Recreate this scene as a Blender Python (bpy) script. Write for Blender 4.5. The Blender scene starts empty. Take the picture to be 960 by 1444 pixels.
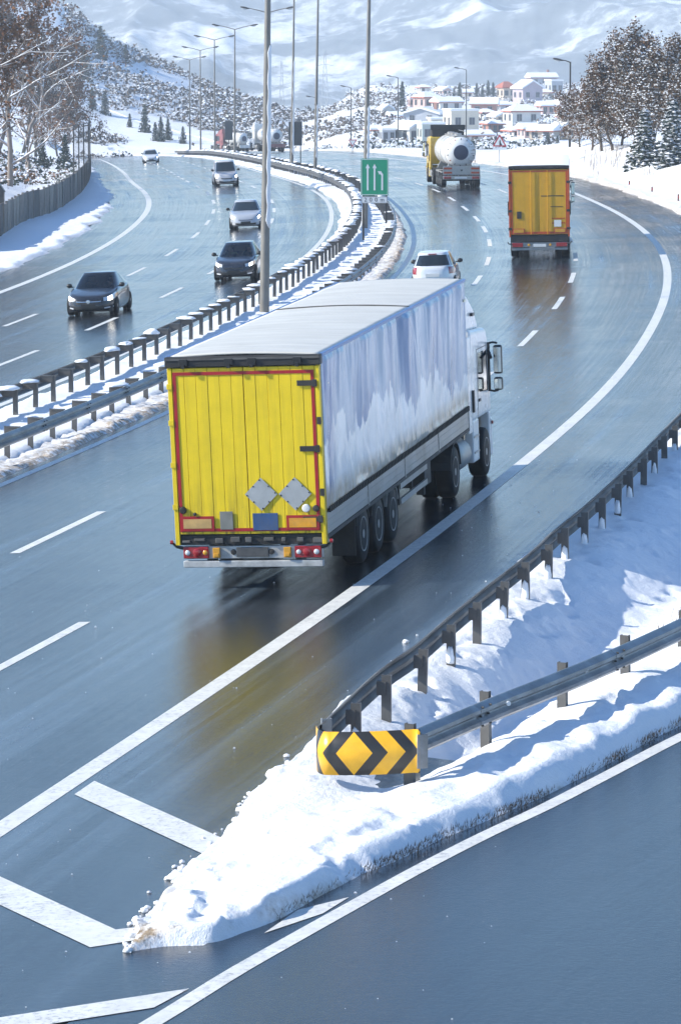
import bpy, bmesh, math, random
import numpy as np
from mathutils import Vector, Matrix
R = math.radians
SC = bpy.context.scene
COL = SC.collection

# ------------------------------------------------------------------ camera, sky, sun, exposure
F_PX, CAM_H, PITCH = 4980.0, 9.1, 0.13195            # photo pixels (960x1444), metres, radians
cam_d = bpy.data.cameras.new('camera'); cam_d.sensor_fit = 'HORIZONTAL'; cam_d.sensor_width = 24.0
cam_d.lens = 24.0 * F_PX / 960.0; cam_d.clip_start = 0.5; cam_d.clip_end = 30000.0
cam = bpy.data.objects.new('camera', cam_d); COL.objects.link(cam)
cam.location = (0, 0, CAM_H); cam.rotation_euler = (math.pi / 2 - PITCH, 0, 0); SC.camera = cam

SUN_EL, SUN_VEC = R(31), Vector((-1.0, -0.09, 0))   # the sun stands low on the left
W = bpy.data.worlds.new('World'); SC.world = W; W.use_nodes = True
nt = W.node_tree; bg = nt.nodes['Background']
sky = nt.nodes.new('ShaderNodeTexSky'); sky.sky_type = 'NISHITA'; sky.sun_disc = False
sky.sun_elevation = SUN_EL; sky.sun_rotation = math.atan2(SUN_VEC.x, SUN_VEC.y); sky.altitude = 1800; sky.air_density = 1.5; sky.dust_density = 0.0; sky.ozone_density = 7.5
nt.links.new(sky.outputs[0], bg.inputs[0]); bg.inputs[1].default_value = 0.138
sun_d = bpy.data.lights.new('sun', 'SUN'); sun_d.energy = 4.8; sun_d.angle = R(0.5); sun_d.color = (1.0, 0.95, 0.84)
sun = bpy.data.objects.new('sun', sun_d); COL.objects.link(sun)
sv = SUN_VEC.normalized() * math.cos(SUN_EL) + Vector((0, 0, math.sin(SUN_EL)))
sun.rotation_euler = sv.to_track_quat('Z', 'Y').to_euler(); sun.location = (-60, 60, 80)
SC.view_settings.view_transform = 'Standard'; SC.view_settings.look = 'None'
SC.view_settings.exposure = 0.66; SC.view_settings.gamma = 1.0; SC.view_settings.use_curve_mapping = False
SC.render.engine = 'CYCLES'
SC.cycles.use_denoising = True
SC.cycles.max_bounces = 6; SC.cycles.diffuse_bounces = 2; SC.cycles.glossy_bounces = 3; SC.cycles.transmission_bounces = 4
SC.cycles.volume_bounces = 1; SC.cycles.transparent_max_bounces = 6; SC.cycles.sample_clamp_indirect = 6.0
rnd = random.Random(7)

# ------------------------------------------------------------------ road geometry: photo pixels to places on the road
CP, SP = math.cos(PITCH), math.sin(PITCH)
def ray(px, py):
    X = (px - 480) / F_PX; Y = -(py - 722) / F_PX
    return (X, CP + Y * SP, -SP + Y * CP)
def at_depth(px, py, y):
    y = y * YS; d = ray(px, py); t = y / d[1]
    return Vector((d[0] * t, y, CAM_H + d[2] * t))
# the lane line between the left and the middle lane of the near carriageway
REFP = np.array([(-48, -60), (-30, -20), (-20.6, 4), (-15.5, 19), (-11.1, 34.4), (-6.6, 50.2), (-3.6, 62.9), (-1.0, 73.8), (1.45, 87.4), (3.65, 101.5), (5.25, 114.5),
    (6.55, 129.5), (7.15, 147), (7.1, 160), (6.2, 187), (4.7, 206), (2.1, 230), (-1.9, 275), (-6.0, 317), (-9.9, 356), (-13.4, 395), (-18.2, 450), (-21.5, 480),
    (-27, 510), (-37, 540), (-55, 566), (-85, 585), (-130, 596)], float)
def catmull(P, step):
    out = []
    P = np.vstack([2 * P[0] - P[1], P, 2 * P[-1] - P[-2]])
    for i in range(1, len(P) - 2):
        p0, p1, p2, p3 = P[i - 1], P[i], P[i + 1], P[i + 2]
        t0 = 0; a = .5
        t1 = t0 + np.linalg.norm(p1 - p0) ** a; t2 = t1 + np.linalg.norm(p2 - p1) ** a; t3 = t2 + np.linalg.norm(p3 - p2) ** a
        n = max(2, int(np.linalg.norm(p2 - p1) / step * 3))
        for t in np.linspace(t1, t2, n, endpoint=False):
            A1 = (t1 - t) / (t1 - t0) * p0 + (t - t0) / (t1 - t0) * p1; A2 = (t2 - t) / (t2 - t1) * p1 + (t - t1) / (t2 - t1) * p2
            A3 = (t3 - t) / (t3 - t2) * p2 + (t - t2) / (t3 - t2) * p3
            B1 = (t2 - t) / (t2 - t0) * A1 + (t - t0) / (t2 - t0) * A2; B2 = (t3 - t) / (t3 - t1) * A2 + (t - t1) / (t3 - t1) * A3
            out.append((t2 - t) / (t2 - t1) * B1 + (t - t1) / (t2 - t1) * B2)
    out.append(P[-2])
    out = np.array(out)
    L = np.concatenate([[0], np.cumsum(np.linalg.norm(np.diff(out, axis=0), axis=1))])
    s = np.arange(0, L[-1], step)
    return np.stack([np.interp(s, L, out[:, 0]), np.interp(s, L, out[:, 1])], 1)
YS = 1.2                                              # distances below are written in a unit of 1.2 m along the view
REFP[:, 1] *= YS
REF = catmull(REFP, 0.5)
for _ in range(6):                                   # even out small kinks
    k = 12; pad = np.vstack([REF[:1] + (REF[:1] - REF[1:2]) * np.arange(k, 0, -1)[:, None], REF, REF[-1:] + (REF[-1:] - REF[-2:-1]) * np.arange(1, k + 1)[:, None]])
    ker = np.ones(2 * k + 1) / (2 * k + 1)
    REF = np.stack([np.convolve(pad[:, 0], ker, 'valid'), np.convolve(pad[:, 1], ker, 'valid')], 1)
REFS = np.concatenate([[0], np.cumsum(np.linalg.norm(np.diff(REF, axis=0), axis=1))])
REFT = np.gradient(REF, axis=0); REFT /= np.linalg.norm(REFT, axis=1)[:, None]
SMAX = REFS[-1]
def s_of_y(y): return float(np.interp(y * YS, REF[:, 1], REFS))
def road_pt(s, u):
    x = np.interp(s, REFS, REF[:, 0]); y = np.interp(s, REFS, REF[:, 1])
    tx = np.interp(s, REFS, REFT[:, 0]); ty = np.interp(s, REFS, REFT[:, 1])
    return x + u * ty, y - u * tx
def heading(s):
    return math.atan2(float(np.interp(s, REFS, REFT[:, 0])), float(np.interp(s, REFS, REFT[:, 1])))
BANK = 0.045
_py = np.arange(-100, 4001, 1.0)
_pz = np.interp(_py / YS, [-100, 155, 190, 215, 230, 275, 317, 356, 450, 520, 600, 700], [0, 0, -.12, -.42, -.72, -1.85, -2.95, -4.1, -7.5, -10.0, -12.2, -13])
_k = np.ones(31) / 31; _pz = np.convolve(np.pad(_pz, 15, 'edge'), _k, 'valid')
_xr = np.interp(_py, REF[:, 1], REF[:, 0]) + 1.9
def g(x, y):
    x = np.asarray(x, float); y = np.asarray(y, float)
    return np.interp(y, _py, _pz) + BANK * np.clip(x - np.interp(y, _py, _xr), -26, 14)
def on_road(px, py, dz=0.0):
    d = ray(px, py); z = 0.0; x = y = 0.0
    for _ in range(80):
        t = (z + dz - CAM_H) / d[2]; x, y = d[0] * t, d[1] * t
        z = .5 * z + .5 * float(g(x, y))
    return x, y
def u_of(x, y):
    d = np.hypot(REF[:, 0] - x, REF[:, 1] - y); i = int(d.argmin())
    t = REFT[i]; return float((x - REF[i, 0]) * t[1] - (y - REF[i, 1]) * t[0]), float(REFS[i])
def lshift(s):
    """the far carriageway closes in on the near one where the median narrows"""
    y = np.interp(s, REFS, REF[:, 1]) / YS
    t = np.clip((y - 100) / 85.0, 0, 1); return 1.5 * t * t * (3 - 2 * t)

# ------------------------------------------------------------------ noise for meshes
def _hash(ix, iy, seed):
    h = (ix.astype(np.int64) * 374761393 + iy.astype(np.int64) * 668265263 + seed * 1442695041) & 0x7fffffff
    h = ((h ^ (h >> 13)) * 1274126177) & 0x7fffffff
    return ((h ^ (h >> 16)) & 0xffff) / 65535.0
def vnoise(x, y, seed=0):
    x = np.asarray(x, float); y = np.asarray(y, float)
    ix = np.floor(x); iy = np.floor(y); fx = x - ix; fy = y - iy
    fx = fx * fx * (3 - 2 * fx); fy = fy * fy * (3 - 2 * fy)
    a = _hash(ix, iy, seed); b = _hash(ix + 1, iy, seed); c = _hash(ix, iy + 1, seed); d = _hash(ix + 1, iy + 1, seed)
    return (a * (1 - fx) + b * fx) * (1 - fy) + (c * (1 - fx) + d * fx) * fy
def fbm(x, y, oct=4, seed=0, gain=.5):
    s = 0; a = 1; n = 0
    for o in range(oct):
        s = s + a * (vnoise(x, y, seed + o * 17) - .5); n += a; a *= gain; x = np.asarray(x) * 2.03 + 5.1; y = np.asarray(y) * 2.03 + 9.7
    return s / n * 2

# ------------------------------------------------------------------ mesh builder
class MB:
    def __init__(self): self.v = []; self.f = []; self.uv = None; self.attr = None; self.mi = None
    def add(self, vs, fs):
        o = len(self.v); self.v += [tuple(p) for p in vs]; self.f += [tuple(i + o for i in f) for f in fs]; return self
    def box(self, c, s, rz=0.0, M=None):
        hx, hy, hz = s[0] / 2, s[1] / 2, s[2] / 2
        vs = [Vector((sx * hx, sy * hy, sz * hz)) for sz in (-1, 1) for sy in (-1, 1) for sx in (-1, 1)]
        if M is not None: vs = [M @ p for p in vs]
        if rz: q = Matrix.Rotation(rz, 3, 'Z'); vs = [q @ p for p in vs]
        vs = [p + Vector(c) for p in vs]
        return self.add(vs, [(0, 2, 3, 1), (4, 5, 7, 6), (0, 1, 5, 4), (2, 6, 7, 3), (0, 4, 6, 2), (1, 3, 7, 5)])
    def b2(self, a, b):
        return self.box([(a[i] + b[i]) / 2 for i in range(3)], [abs(b[i] - a[i]) for i in range(3)])
    def tube(self, pts, rads, n=6, caps=True):
        pts = [Vector(p) for p in pts]; m = len(pts)
        if not hasattr(rads, '__len__'): rads = [rads] * m
        o = len(self.v); up = Vector((0, 0, 1))
        for i, p in enumerate(pts):
            t = (pts[min(i + 1, m - 1)] - pts[max(i - 1, 0)])
            t = t.normalized() if t.length > 1e-9 else Vector((0, 0, 1))
            a = t.cross(up) if abs(t.z) < .95 else t.cross(Vector((0, 1, 0)))
            a.normalize(); b = t.cross(a)
            for k in range(n):
                q = 2 * math.pi * k / n; self.v.append(tuple(p + (a * math.cos(q) + b * math.sin(q)) * rads[i]))
        for i in range(m - 1):
            for k in range(n):
                a0 = o + i * n + k; a1 = o + i * n + (k + 1) % n; self.f.append((a0, a1, a1 + n, a0 + n))
        if caps:
            self.f.append(tuple(o + k for k in range(n))[::-1]); self.f.append(tuple(o + (m - 1) * n + k for k in range(n)))
        return self
    def lathe(self, prof, c=(0, 0, 0), axis='X', n=24):
        """prof: (axial, radius) pairs turned round the axis"""
        o = len(self.v); m = len(prof)
        for (a, r) in prof:
            for k in range(n):
                q = 2 * math.pi * k / n; cc, ss = r * math.cos(q), r * math.sin(q)
                p = (a, cc, ss) if axis == 'X' else ((cc, a, ss) if axis == 'Y' else (cc, ss, a))
                self.v.append((p[0] + c[0], p[1] + c[1], p[2] + c[2]))
        for i in range(m - 1):
            for k in range(n):
                a0 = o + i * n + k; a1 = o + i * n + (k + 1) % n; self.f.append((a0, a1, a1 + n, a0 + n))
        self.f.append(tuple(o + k for k in range(n))[::-1]); self.f.append(tuple(o + (m - 1) * n + k for k in range(n)))
        return self
    def prism(self, poly, axis, a, b):
        """poly of 2D points extruded along an axis from a to b"""
        def P(p, t): return (t, p[0], p[1]) if axis == 'X' else ((p[0], t, p[1]) if axis == 'Y' else (p[0], p[1], t))
        n = len(poly); vs = [P(p, a) for p in poly] + [P(p, b) for p in poly]
        fs = [tuple(range(n))[::-1], tuple(range(n, 2 * n))] + [(i, (i + 1) % n, n + (i + 1) % n, n + i) for i in range(n)]
        return self.add(vs, fs)
    def grid(self, X, Y, Z, uv=None):
        nu, nv = X.shape; o = len(self.v)
        self.v += list(zip(X.ravel().tolist(), Y.ravel().tolist(), Z.ravel().tolist()))
        idx = np.arange(nu * nv).reshape(nu, nv) + o
        q = np.stack([idx[:-1, :-1], idx[1:, :-1], idx[1:, 1:], idx[:-1, 1:]], -1).reshape(-1, 4)
        self.f += [tuple(r) for r in q.tolist()]
        if uv is not None: self.uv = (uv[0].ravel(), uv[1].ravel())
        return self
    def mesh(self, name, mat, smooth=False):
        me = bpy.data.meshes.new(name); me.from_pydata(self.v, [], self.f); me.update()
        if self.uv is not None:
            l = me.uv_layers.new(name='UVMap'); vi = np.empty(len(me.loops), np.int32); me.loops.foreach_get('vertex_index', vi)
            l.data.foreach_set('uv', np.stack([self.uv[0][vi], self.uv[1][vi]], 1).astype(np.float32).ravel())
        if self.attr is not None:
            a = me.attributes.new('dirt', 'FLOAT', 'POINT'); a.data.foreach_set('value', np.asarray(self.attr, np.float32))
        for m in (mat if isinstance(mat, (list, tuple)) else [mat]): me.materials.append(m)
        if self.mi is not None: me.polygons.foreach_set('material_index', np.asarray(self.mi, np.int32))
        if smooth: me.polygons.foreach_set('use_smooth', [True] * len(me.polygons))
        return me
    def build(self, name, mat, parent=None, smooth=False, bevel=0, seg=2, fix=True, auto=None):
        me = self.mesh(name, mat, smooth or auto is not None)
        if fix and self.uv is None and self.attr is None and self.mi is None:
            bm = bmesh.new(); bm.from_mesh(me); bmesh.ops.recalc_face_normals(bm, faces=bm.faces); bm.to_mesh(me); bm.free()
        if auto is not None: me.set_sharp_from_angle(angle=R(auto))
        o = bpy.data.objects.new(name, me); COL.objects.link(o)
        if parent is not None: o.parent = parent
        if bevel:
            b = o.modifiers.new('bevel', 'BEVEL'); b.width = bevel; b.segments = seg; b.limit_method = 'ANGLE'; b.angle_limit = R(40); b.harden_normals = False
        return o
def place(me, name, parent, loc=(0, 0, 0), rot=(0, 0, 0), sc=(1, 1, 1)):
    o = bpy.data.objects.new(name, me); COL.objects.link(o)
    if parent is not None: o.parent = parent
    o.location = loc; o.rotation_euler = rot; o.scale = sc; return o
def tag(o, label, cat, group=None):
    o['label'] = label; o['category'] = cat
    if group: o['group'] = group
    return o
def struct(o): o['kind'] = 'structure'; return o
def stuff(o, label=None, cat=None):
    o['kind'] = 'stuff'
    if label: o['label'] = label; o['category'] = cat
    return o
def thing(name, label, cat, loc=(0, 0, 0), rz=0.0, group=None):
    o = bpy.data.objects.new(name, None); COL.objects.link(o); o.location = loc; o.rotation_euler = (0, 0, rz); o.empty_display_size = .5
    return tag(o, label, cat, group)
def copy_tree(o, parent=None):
    c = o.copy(); COL.objects.link(c); c.parent = parent
    for ch in list(o.children): copy_tree(ch, c)
    return c

# ------------------------------------------------------------------ materials
class NT:
    def __init__(self, name):
        self.m = bpy.data.materials.new(name); self.m.use_nodes = True; self.t = self.m.node_tree
        self.b = self.t.nodes['Principled BSDF']; self.out = self.t.nodes['Material Output']
    def n(self, typ, **kw):
        nd = self.t.nodes.new(typ)
        for k, v in kw.items():
            if k in nd.inputs.keys() if isinstance(k, str) and hasattr(nd, 'inputs') else False: pass
            setattr(nd, k, v)
        return nd
    def l(self, a, b): self.t.links.new(a, b)
    def coord(self, kind='Object', scale=(1, 1, 1)):
        tc = self.n('ShaderNodeTexCoord'); mp = self.n('ShaderNodeMapping'); mp.inputs['Scale'].default_value = scale
        self.l(tc.outputs[kind], mp.inputs['Vector']); return mp.outputs[0]
    def noise(self, vec, scale, detail=4, rough=.55, dist=0):
        nd = self.n('ShaderNodeTexNoise'); nd.inputs['Scale'].default_value = scale; nd.inputs['Detail'].default_value = detail
        nd.inputs['Roughness'].default_value = rough; nd.inputs['Distortion'].default_value = dist
        if vec is not None: self.l(vec, nd.inputs['Vector'])
        return nd.outputs['Fac']
    def ramp(self, fac, stops):
        r = self.n('ShaderNodeValToRGB'); e = r.color_ramp.elements
        while len(e) < len(stops): e.new(.5)
        for i, (p, c) in enumerate(stops):
            e[i].position = p; e[i].color = c if len(c) == 4 else (*c, 1)
        self.l(fac, r.inputs[0]); return r.outputs[0]
    def mix(self, fac, a, b):
        m = self.n('ShaderNodeMix', data_type='RGBA')
        for s, v in ((m.inputs[0], fac), (m.inputs[6], a), (m.inputs[7], b)):
            if hasattr(v, 'node'): self.l(v, s)
            elif isinstance(v, (int, float)): s.default_value = v
            else: s.default_value = (*v, 1) if len(v) == 3 else v
        return m.outputs[2]
    def math(self, op, a, b=None, clamp=False):
        m = self.n('ShaderNodeMath', operation=op); m.use_clamp = clamp
        for s, v in ((m.inputs[0], a), (m.inputs[1], b)):
            if v is None: continue
            if hasattr(v, 'node'): self.l(v, s)
            else: s.default_value = v
        return m.outputs[0]
    def bump(self, h, strength=.3, dist=.01):
        b = self.n('ShaderNodeBump'); b.inputs['Strength'].default_value = strength; b.inputs['Distance'].default_value = dist
        self.l(h, b.inputs['Height']); self.l(b.outputs[0], self.b.inputs['Normal'])
    def set(self, **kw):
        for k, v in kw.items():
            s = self.b.inputs[k.replace('_', ' ')]
            if hasattr(v, 'node'): self.l(v, s)
            elif isinstance(v, (tuple, list)) and len(v) == 3: s.default_value = (*v, 1)
            else: s.default_value = v
        return self
def g1(v): return (v, v, v)
def simple(name, col, rough=.5, metal=0.0, var=.12, scale=6.0, bump=0.0, coat=0.0, dirt=None, spec=.5):
    """a plain material with slight unevenness, and grime where dirt = (colour, amount) is given"""
    k = NT(name); v = k.coord('Object'); nz = k.noise(v, scale, 5)
    lo = tuple(c * (1 - var) for c in col); hi = tuple(min(1, c * (1 + var)) for c in col)
    c = k.ramp(nz, [(.25, lo), (.75, hi)])
    if dirt:
        n2 = k.noise(v, scale * .45, 6, .65); c = k.mix(k.ramp(n2, [(.62 - dirt[1] * .35, g1(0)), (.80, g1(min(1, dirt[1] * 1.6)))]), c, dirt[0])
    k.set(Base_Color=c, Metallic=metal, Specular_IOR_Level=spec)
    rr = k.ramp(nz, [(.2, g1(max(.03, rough * .8))), (.8, g1(min(1, rough * 1.2)))]); k.l(rr, k.b.inputs['Roughness'])
    if coat: k.set(Coat_Weight=coat, Coat_Roughness=.06)
    if bump: k.bump(k.noise(v, scale * 6, 3), bump, .01)
    return k.m

# ================================================================== materials of the setting
def asphalt_mat(name, base, streak, wet=.5):
    k = NT(name); uv = k.coord('UV')
    ob = k.coord('Object')
    grain = k.noise(ob, 40, 3, .75); fine = k.noise(ob, 130, 2, .8)
    # long streaks that follow the wheels, and patches of standing water
    def stretched(sx, sy, det, ro, di=0):
        m1 = k.n('ShaderNodeMapping'); m1.inputs['Scale'].default_value = (sx, sy, 1); k.l(uv, m1.inputs['Vector']); return k.noise(m1.outputs[0], 1.0, det, ro, di)
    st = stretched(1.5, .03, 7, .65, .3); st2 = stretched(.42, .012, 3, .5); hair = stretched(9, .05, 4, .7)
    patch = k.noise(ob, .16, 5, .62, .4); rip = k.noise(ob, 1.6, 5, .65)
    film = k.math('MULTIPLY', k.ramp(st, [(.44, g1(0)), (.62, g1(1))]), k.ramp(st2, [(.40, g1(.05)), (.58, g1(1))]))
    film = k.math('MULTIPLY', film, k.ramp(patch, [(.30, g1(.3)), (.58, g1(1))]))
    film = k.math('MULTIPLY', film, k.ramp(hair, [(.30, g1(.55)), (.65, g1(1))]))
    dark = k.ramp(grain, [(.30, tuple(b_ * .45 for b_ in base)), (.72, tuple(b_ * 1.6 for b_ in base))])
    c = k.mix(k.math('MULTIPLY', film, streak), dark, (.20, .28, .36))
    sp = k.noise(ob, 8, 2, .5); c = k.mix(k.ramp(sp, [(.785, g1(0)), (.80, g1(.6))]), c, (.55, .56, .56))      # grit and salt
    k.set(Base_Color=c, Specular_IOR_Level=.85, IOR=1.45)
    r = k.math('ADD', k.ramp(patch, [(.32, g1(.05)), (.68, g1(.13 + (1 - wet) * .10))]), k.math('MULTIPLY', film, .16 if streak > .2 else .0)); r = k.math('ADD', r, k.math('MULTIPLY', k.math('SUBTRACT', rip, .5), .14)); k.l(r, k.b.inputs['Roughness'])
    spk = k.noise(ob, 11, 4, .7); m3 = k.n('ShaderNodeMapping'); m3.inputs['Scale'].default_value = (1.0, 1.0, 1); k.l(ob, m3.inputs['Vector']); wav = k.noise(m3.outputs[0], 4.5, 4, .7)
    r = k.math('ADD', r, k.math('MULTIPLY', k.math('SUBTRACT', spk, .5), .24)); r = k.math('MAXIMUM', k.math('ADD', r, k.math('MULTIPLY', k.math('SUBTRACT', hair, .5), .34)), .045); k.l(r, k.b.inputs['Roughness'])
    h = k.math('ADD', k.math('MULTIPLY', wav, .35), k.math('MULTIPLY', spk, .9)); h = k.math('ADD', h, k.math('ADD', k.math('MULTIPLY', grain, .8), k.math('MULTIPLY', fine, .3))); k.bump(h, .24, .012)
    return k.m
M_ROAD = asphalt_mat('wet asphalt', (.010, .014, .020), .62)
M_RAMP = asphalt_mat('wet ramp asphalt', (.009, .013, .019), .0, .9)

def paint_mat(name, col=(.74, .73, .69)):
    k = NT(name); v = k.coord('Object'); n1 = k.noise(v, 14, 6, .7); n2 = k.noise(v, .7, 4, .6)
    worn = k.math('MULTIPLY', k.ramp(n1, [(.50, g1(0)), (.66, g1(1))]), k.ramp(n2, [(.35, g1(.25)), (.68, g1(.95))]))
    k.set(Base_Color=k.mix(worn, k.ramp(k.noise(v, 3, 5, .6), [(.3, tuple(x * .80 for x in col)), (.7, col)]), (.22, .23, .25)), Roughness=.42); k.bump(n1, .2, .004); return k.m
M_PAINT = paint_mat('road paint')

def snow_mat(name, dirty=0.0, col=(.78, .79, .81), bump=.6, bscale=7.0):
    k = NT(name); v = k.coord('Object')
    big = k.noise(v, .8, 4); fine = k.noise(v, bscale, 6, .65)
    c = k.mix(k.ramp(big, [(.3, g1(0)), (.7, g1(1))]), tuple(x * .97 for x in col), col)
    at = k.n('ShaderNodeAttribute', attribute_name='dirt')
    d = k.math('MULTIPLY', k.math('ADD', at.outputs['Fac'], dirty), k.ramp(k.noise(v, 5.5, 6, .7), [(.38, g1(0)), (.58, g1(1))]), True)
    c = k.mix(d, c, (.36, .27, .175))
    dd = k.math('MULTIPLY', d, k.ramp(k.noise(v, 17, 4, .7), [(.52, g1(0)), (.62, g1(.8))])); c = k.mix(dd, c, (.09, .07, .05))
    k.set(Base_Color=c, Roughness=.62, Specular_IOR_Level=.25)
    k.set(Subsurface_Weight=0.0)
    k.bump(k.math('ADD', fine, k.math('MULTIPLY', k.noise(v, 60, 2), .25)), bump, .05); return k.m
M_SNOW = snow_mat('snow')
M_SNOWCAP = snow_mat('snow cap', 0, (.82, .83, .85), .3, 14)

def terrain_mat():
    k = NT('snowy land'); ge = k.n('ShaderNodeNewGeometry'); sep = k.n('ShaderNodeSeparateXYZ'); k.l(ge.outputs['Position'], sep.inputs[0])
    pos = ge.outputs['Position']
    far = k.n('ShaderNodeMapRange'); k.l(sep.outputs[1], far.inputs[0]); far.inputs[1].default_value = 900; far.inputs[2].default_value = 1500
    n0 = k.noise(pos, .5, 6, .6)
    near = k.mix(k.ramp(n0, [(.35, g1(0)), (.7, g1(1))]), (.72, .74, .77), (.80, .81, .83))
    # bushes and rock showing through the snow of the mountains
    f1 = k.noise(pos, .006, 6, .62, .6); f2 = k.noise(pos, .06, 5, .75)
    f = k.math('ADD', k.math('MULTIPLY', f1, .75), k.math('MULTIPLY', f2, .30))
    mt = k.ramp(f, [(.40, (.80, .80, .80)), (.47, (.52, .53, .55)), (.53, (.15, .165, .18)), (.68, (.05, .06, .07))])
    k.set(Base_Color=k.mix(far.outputs[0], near, mt), Roughness=.7, Specular_IOR_Level=.2)
    k.bump(k.noise(pos, 3.0, 6, .65), .35, .12); return k.m
M_LAND = terrain_mat()

# ================================================================== the lie of the land
def sst(t): t = np.clip(t, 0, 1); return t * t * (3 - 2 * t)
U_RP = 10.3                     # paved edge of the near carriageway on the right
U_LP = -22.3                    # paved edge of the far carriageway on the left (before lshift)
_AY = np.interp(_py, REF[:, 1], REF[:, 0]); _AT = np.interp(_py, REF[:, 1], REFT[:, 1]); _LS = np.array([float(lshift(np.interp(y, REF[:, 1], REFS))) for y in _py])
def land(x, y):
    x = np.asarray(x, float); Y = np.asarray(y, float); y = Y / YS
    yc = np.clip(Y, -72, 624)
    u = (x - np.interp(yc, _py, _AY)) * np.interp(yc, _py, _AT)
    zr = g(x, Y)
    dr = u - U_RP; dl = (U_LP + np.interp(yc, _py, _LS)) - u
    px = 480 + F_PX * x / np.maximum(Y, 36)
    bumps = fbm(x * .12, y * .05, 4, 3)
    # near ground: under the roads a little lower, banks to the right and left
    corridor = zr - .45
    right = zr + .05 + .26 * np.clip(dr - 1.2, 0, 6) * sst((y - 95) / 60) * (1 - sst((y - 225) / 70)) + .25 * bumps * sst(dr / 5)
    left = zr + .05 + (.26 * np.clip(dl - 5, 0, 14) + .20 * np.clip(dl - 19, 0, 60)) * sst((y - 60) / 80) * (1 - .55 * sst((y - 290) / 110)) + .5 * bumps * sst((dl - 4) / 8)
    z = np.where(dr > 0, corridor + (right - corridor) * sst((dr - .5) / 1.6), np.where(dl > 0, corridor + (left - corridor) * sst((dl - .5) / 1.6), corridor))
    z = z - 2.4 * (1 - sst((y - 68) / 12)) * sst((dr + .6) / 1.2)
    # village slope behind
    vil = np.interp(y, [380, 450, 500, 600, 700, 800, 950, 1200, 1500], [-5.0, -6.0, -6.4, -5.7, -4.0, -2.2, -3.5, -9, -9]) + .9 * fbm(x * .02, y * .02, 3, 9)
    hillc = np.interp(px, [-1500, -400, 0, 90, 150, 240, 330, 430, 520, 620], [90, 52, 24.5, 18.5, 9.8, 3.6, -3.0, -8.5, -11.5, -13])
    foot = np.interp(px, [-400, 100, 260, 430, 560], [-4, -9.2, -9.6, -9.0, -8])
    hill = foot + (hillc - foot) * sst((y - 505) / 190) ** .85 + 1.3 * fbm(x * .06, y * .03, 4, 21) * sst((y - 520) / 60)
    hill = hill - np.clip(y - 700, 0, 400) * .05
    lf = sst((px - 400) / 130)
    back = hill * (1 - lf) + vil * lf
    back = np.maximum(back, np.where(y > 700, -25, -60))
    w = sst((y - 430) / 75); w = np.where((px > 470) & (dr > 0), sst((y - 330) / 90), w)
    z = z * (1 - w) + np.where((y > 430) & (y < 520) & (dr <= 0) & (dl <= 0), zr - .5, back) * w
    # mountains: a deep valley, then slopes that rise well above the frame
    d = np.hypot(x, y)
    ramp = np.interp(d, [820, 1000, 1250, 1700, 2050, 2350, 2700, 3300, 6500], [-6, -16, -40, -62, -40, 12, 62, 76, 76])
    rid = 0; a = 1.0; fx = 1 / 300.0
    for o in range(6):
        rid = rid + a * (1 - 2 * np.abs(vnoise(x * fx + 3.1 + .4 * o, (Y + .35 * x) * fx * .8 + 1.7 * o, 40 + o) - .5)); a *= .52; fx *= 2.05
    big = fbm(x / 520.0, Y / 700.0, 2, 77)
    mt = ramp + (rid / 2.0 - .5) * np.interp(d, [1600, 2100, 3000, 5000], [6, 66, 84, 40]) + 30 * big * sst((d - 1500) / 500)
    mt = np.where(mt > 60, 60 + 48 * np.tanh((mt - 60) / 48), mt)
    wm = sst((d - 830) / 260); front = (y > 300)
    z = np.where(front, z * (1 - wm) + mt * wm, z)
    z = np.where(~front & (d > 1500), np.interp(d, [1500, 6000, 9500], [0, 50, 60]), z)
    return z
def on_land(px, py, y0=60.0, y1=2500.0, dz=0.0):
    """first place where the ray through a pixel meets the land"""
    ys = np.geomspace(y0 * YS, y1 * YS, 4000); d = ray(px, py); t = ys / d[1]
    h = CAM_H + d[2] * t - land(d[0] * t, ys) - dz
    i = np.where(h < 0)[0]; i = int(i[0]) if len(i) else len(ys) - 1
    return Vector((d[0] * t[i], ys[i], float(land(d[0] * t[i], ys[i]))))

rr = np.concatenate([np.linspace(4, 72, 40), np.geomspace(73, 860, 430)[:-1], np.geomspace(860, 1900, 60)[:-1], np.geomspace(1900, 3700, 210)[:-1], np.geomspace(3700, 7500, 40)])
aa = np.concatenate([np.linspace(-180, -40, 30)[:-1], np.linspace(-40, -9, 60)[:-1], np.linspace(-9, 9, 330), np.linspace(9, 40, 60)[1:], np.linspace(40, 180, 30)[1:]])
RRg, AAg = np.meshgrid(rr, np.radians(aa), indexing='ij')
TX, TY = RRg * np.sin(AAg), RRg * np.cos(AAg)
m = MB(); m.grid(TX, TY, land(TX, TY)); terr = m.build('terrain', M_LAND, smooth=True, fix=False); struct(terr)

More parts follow.
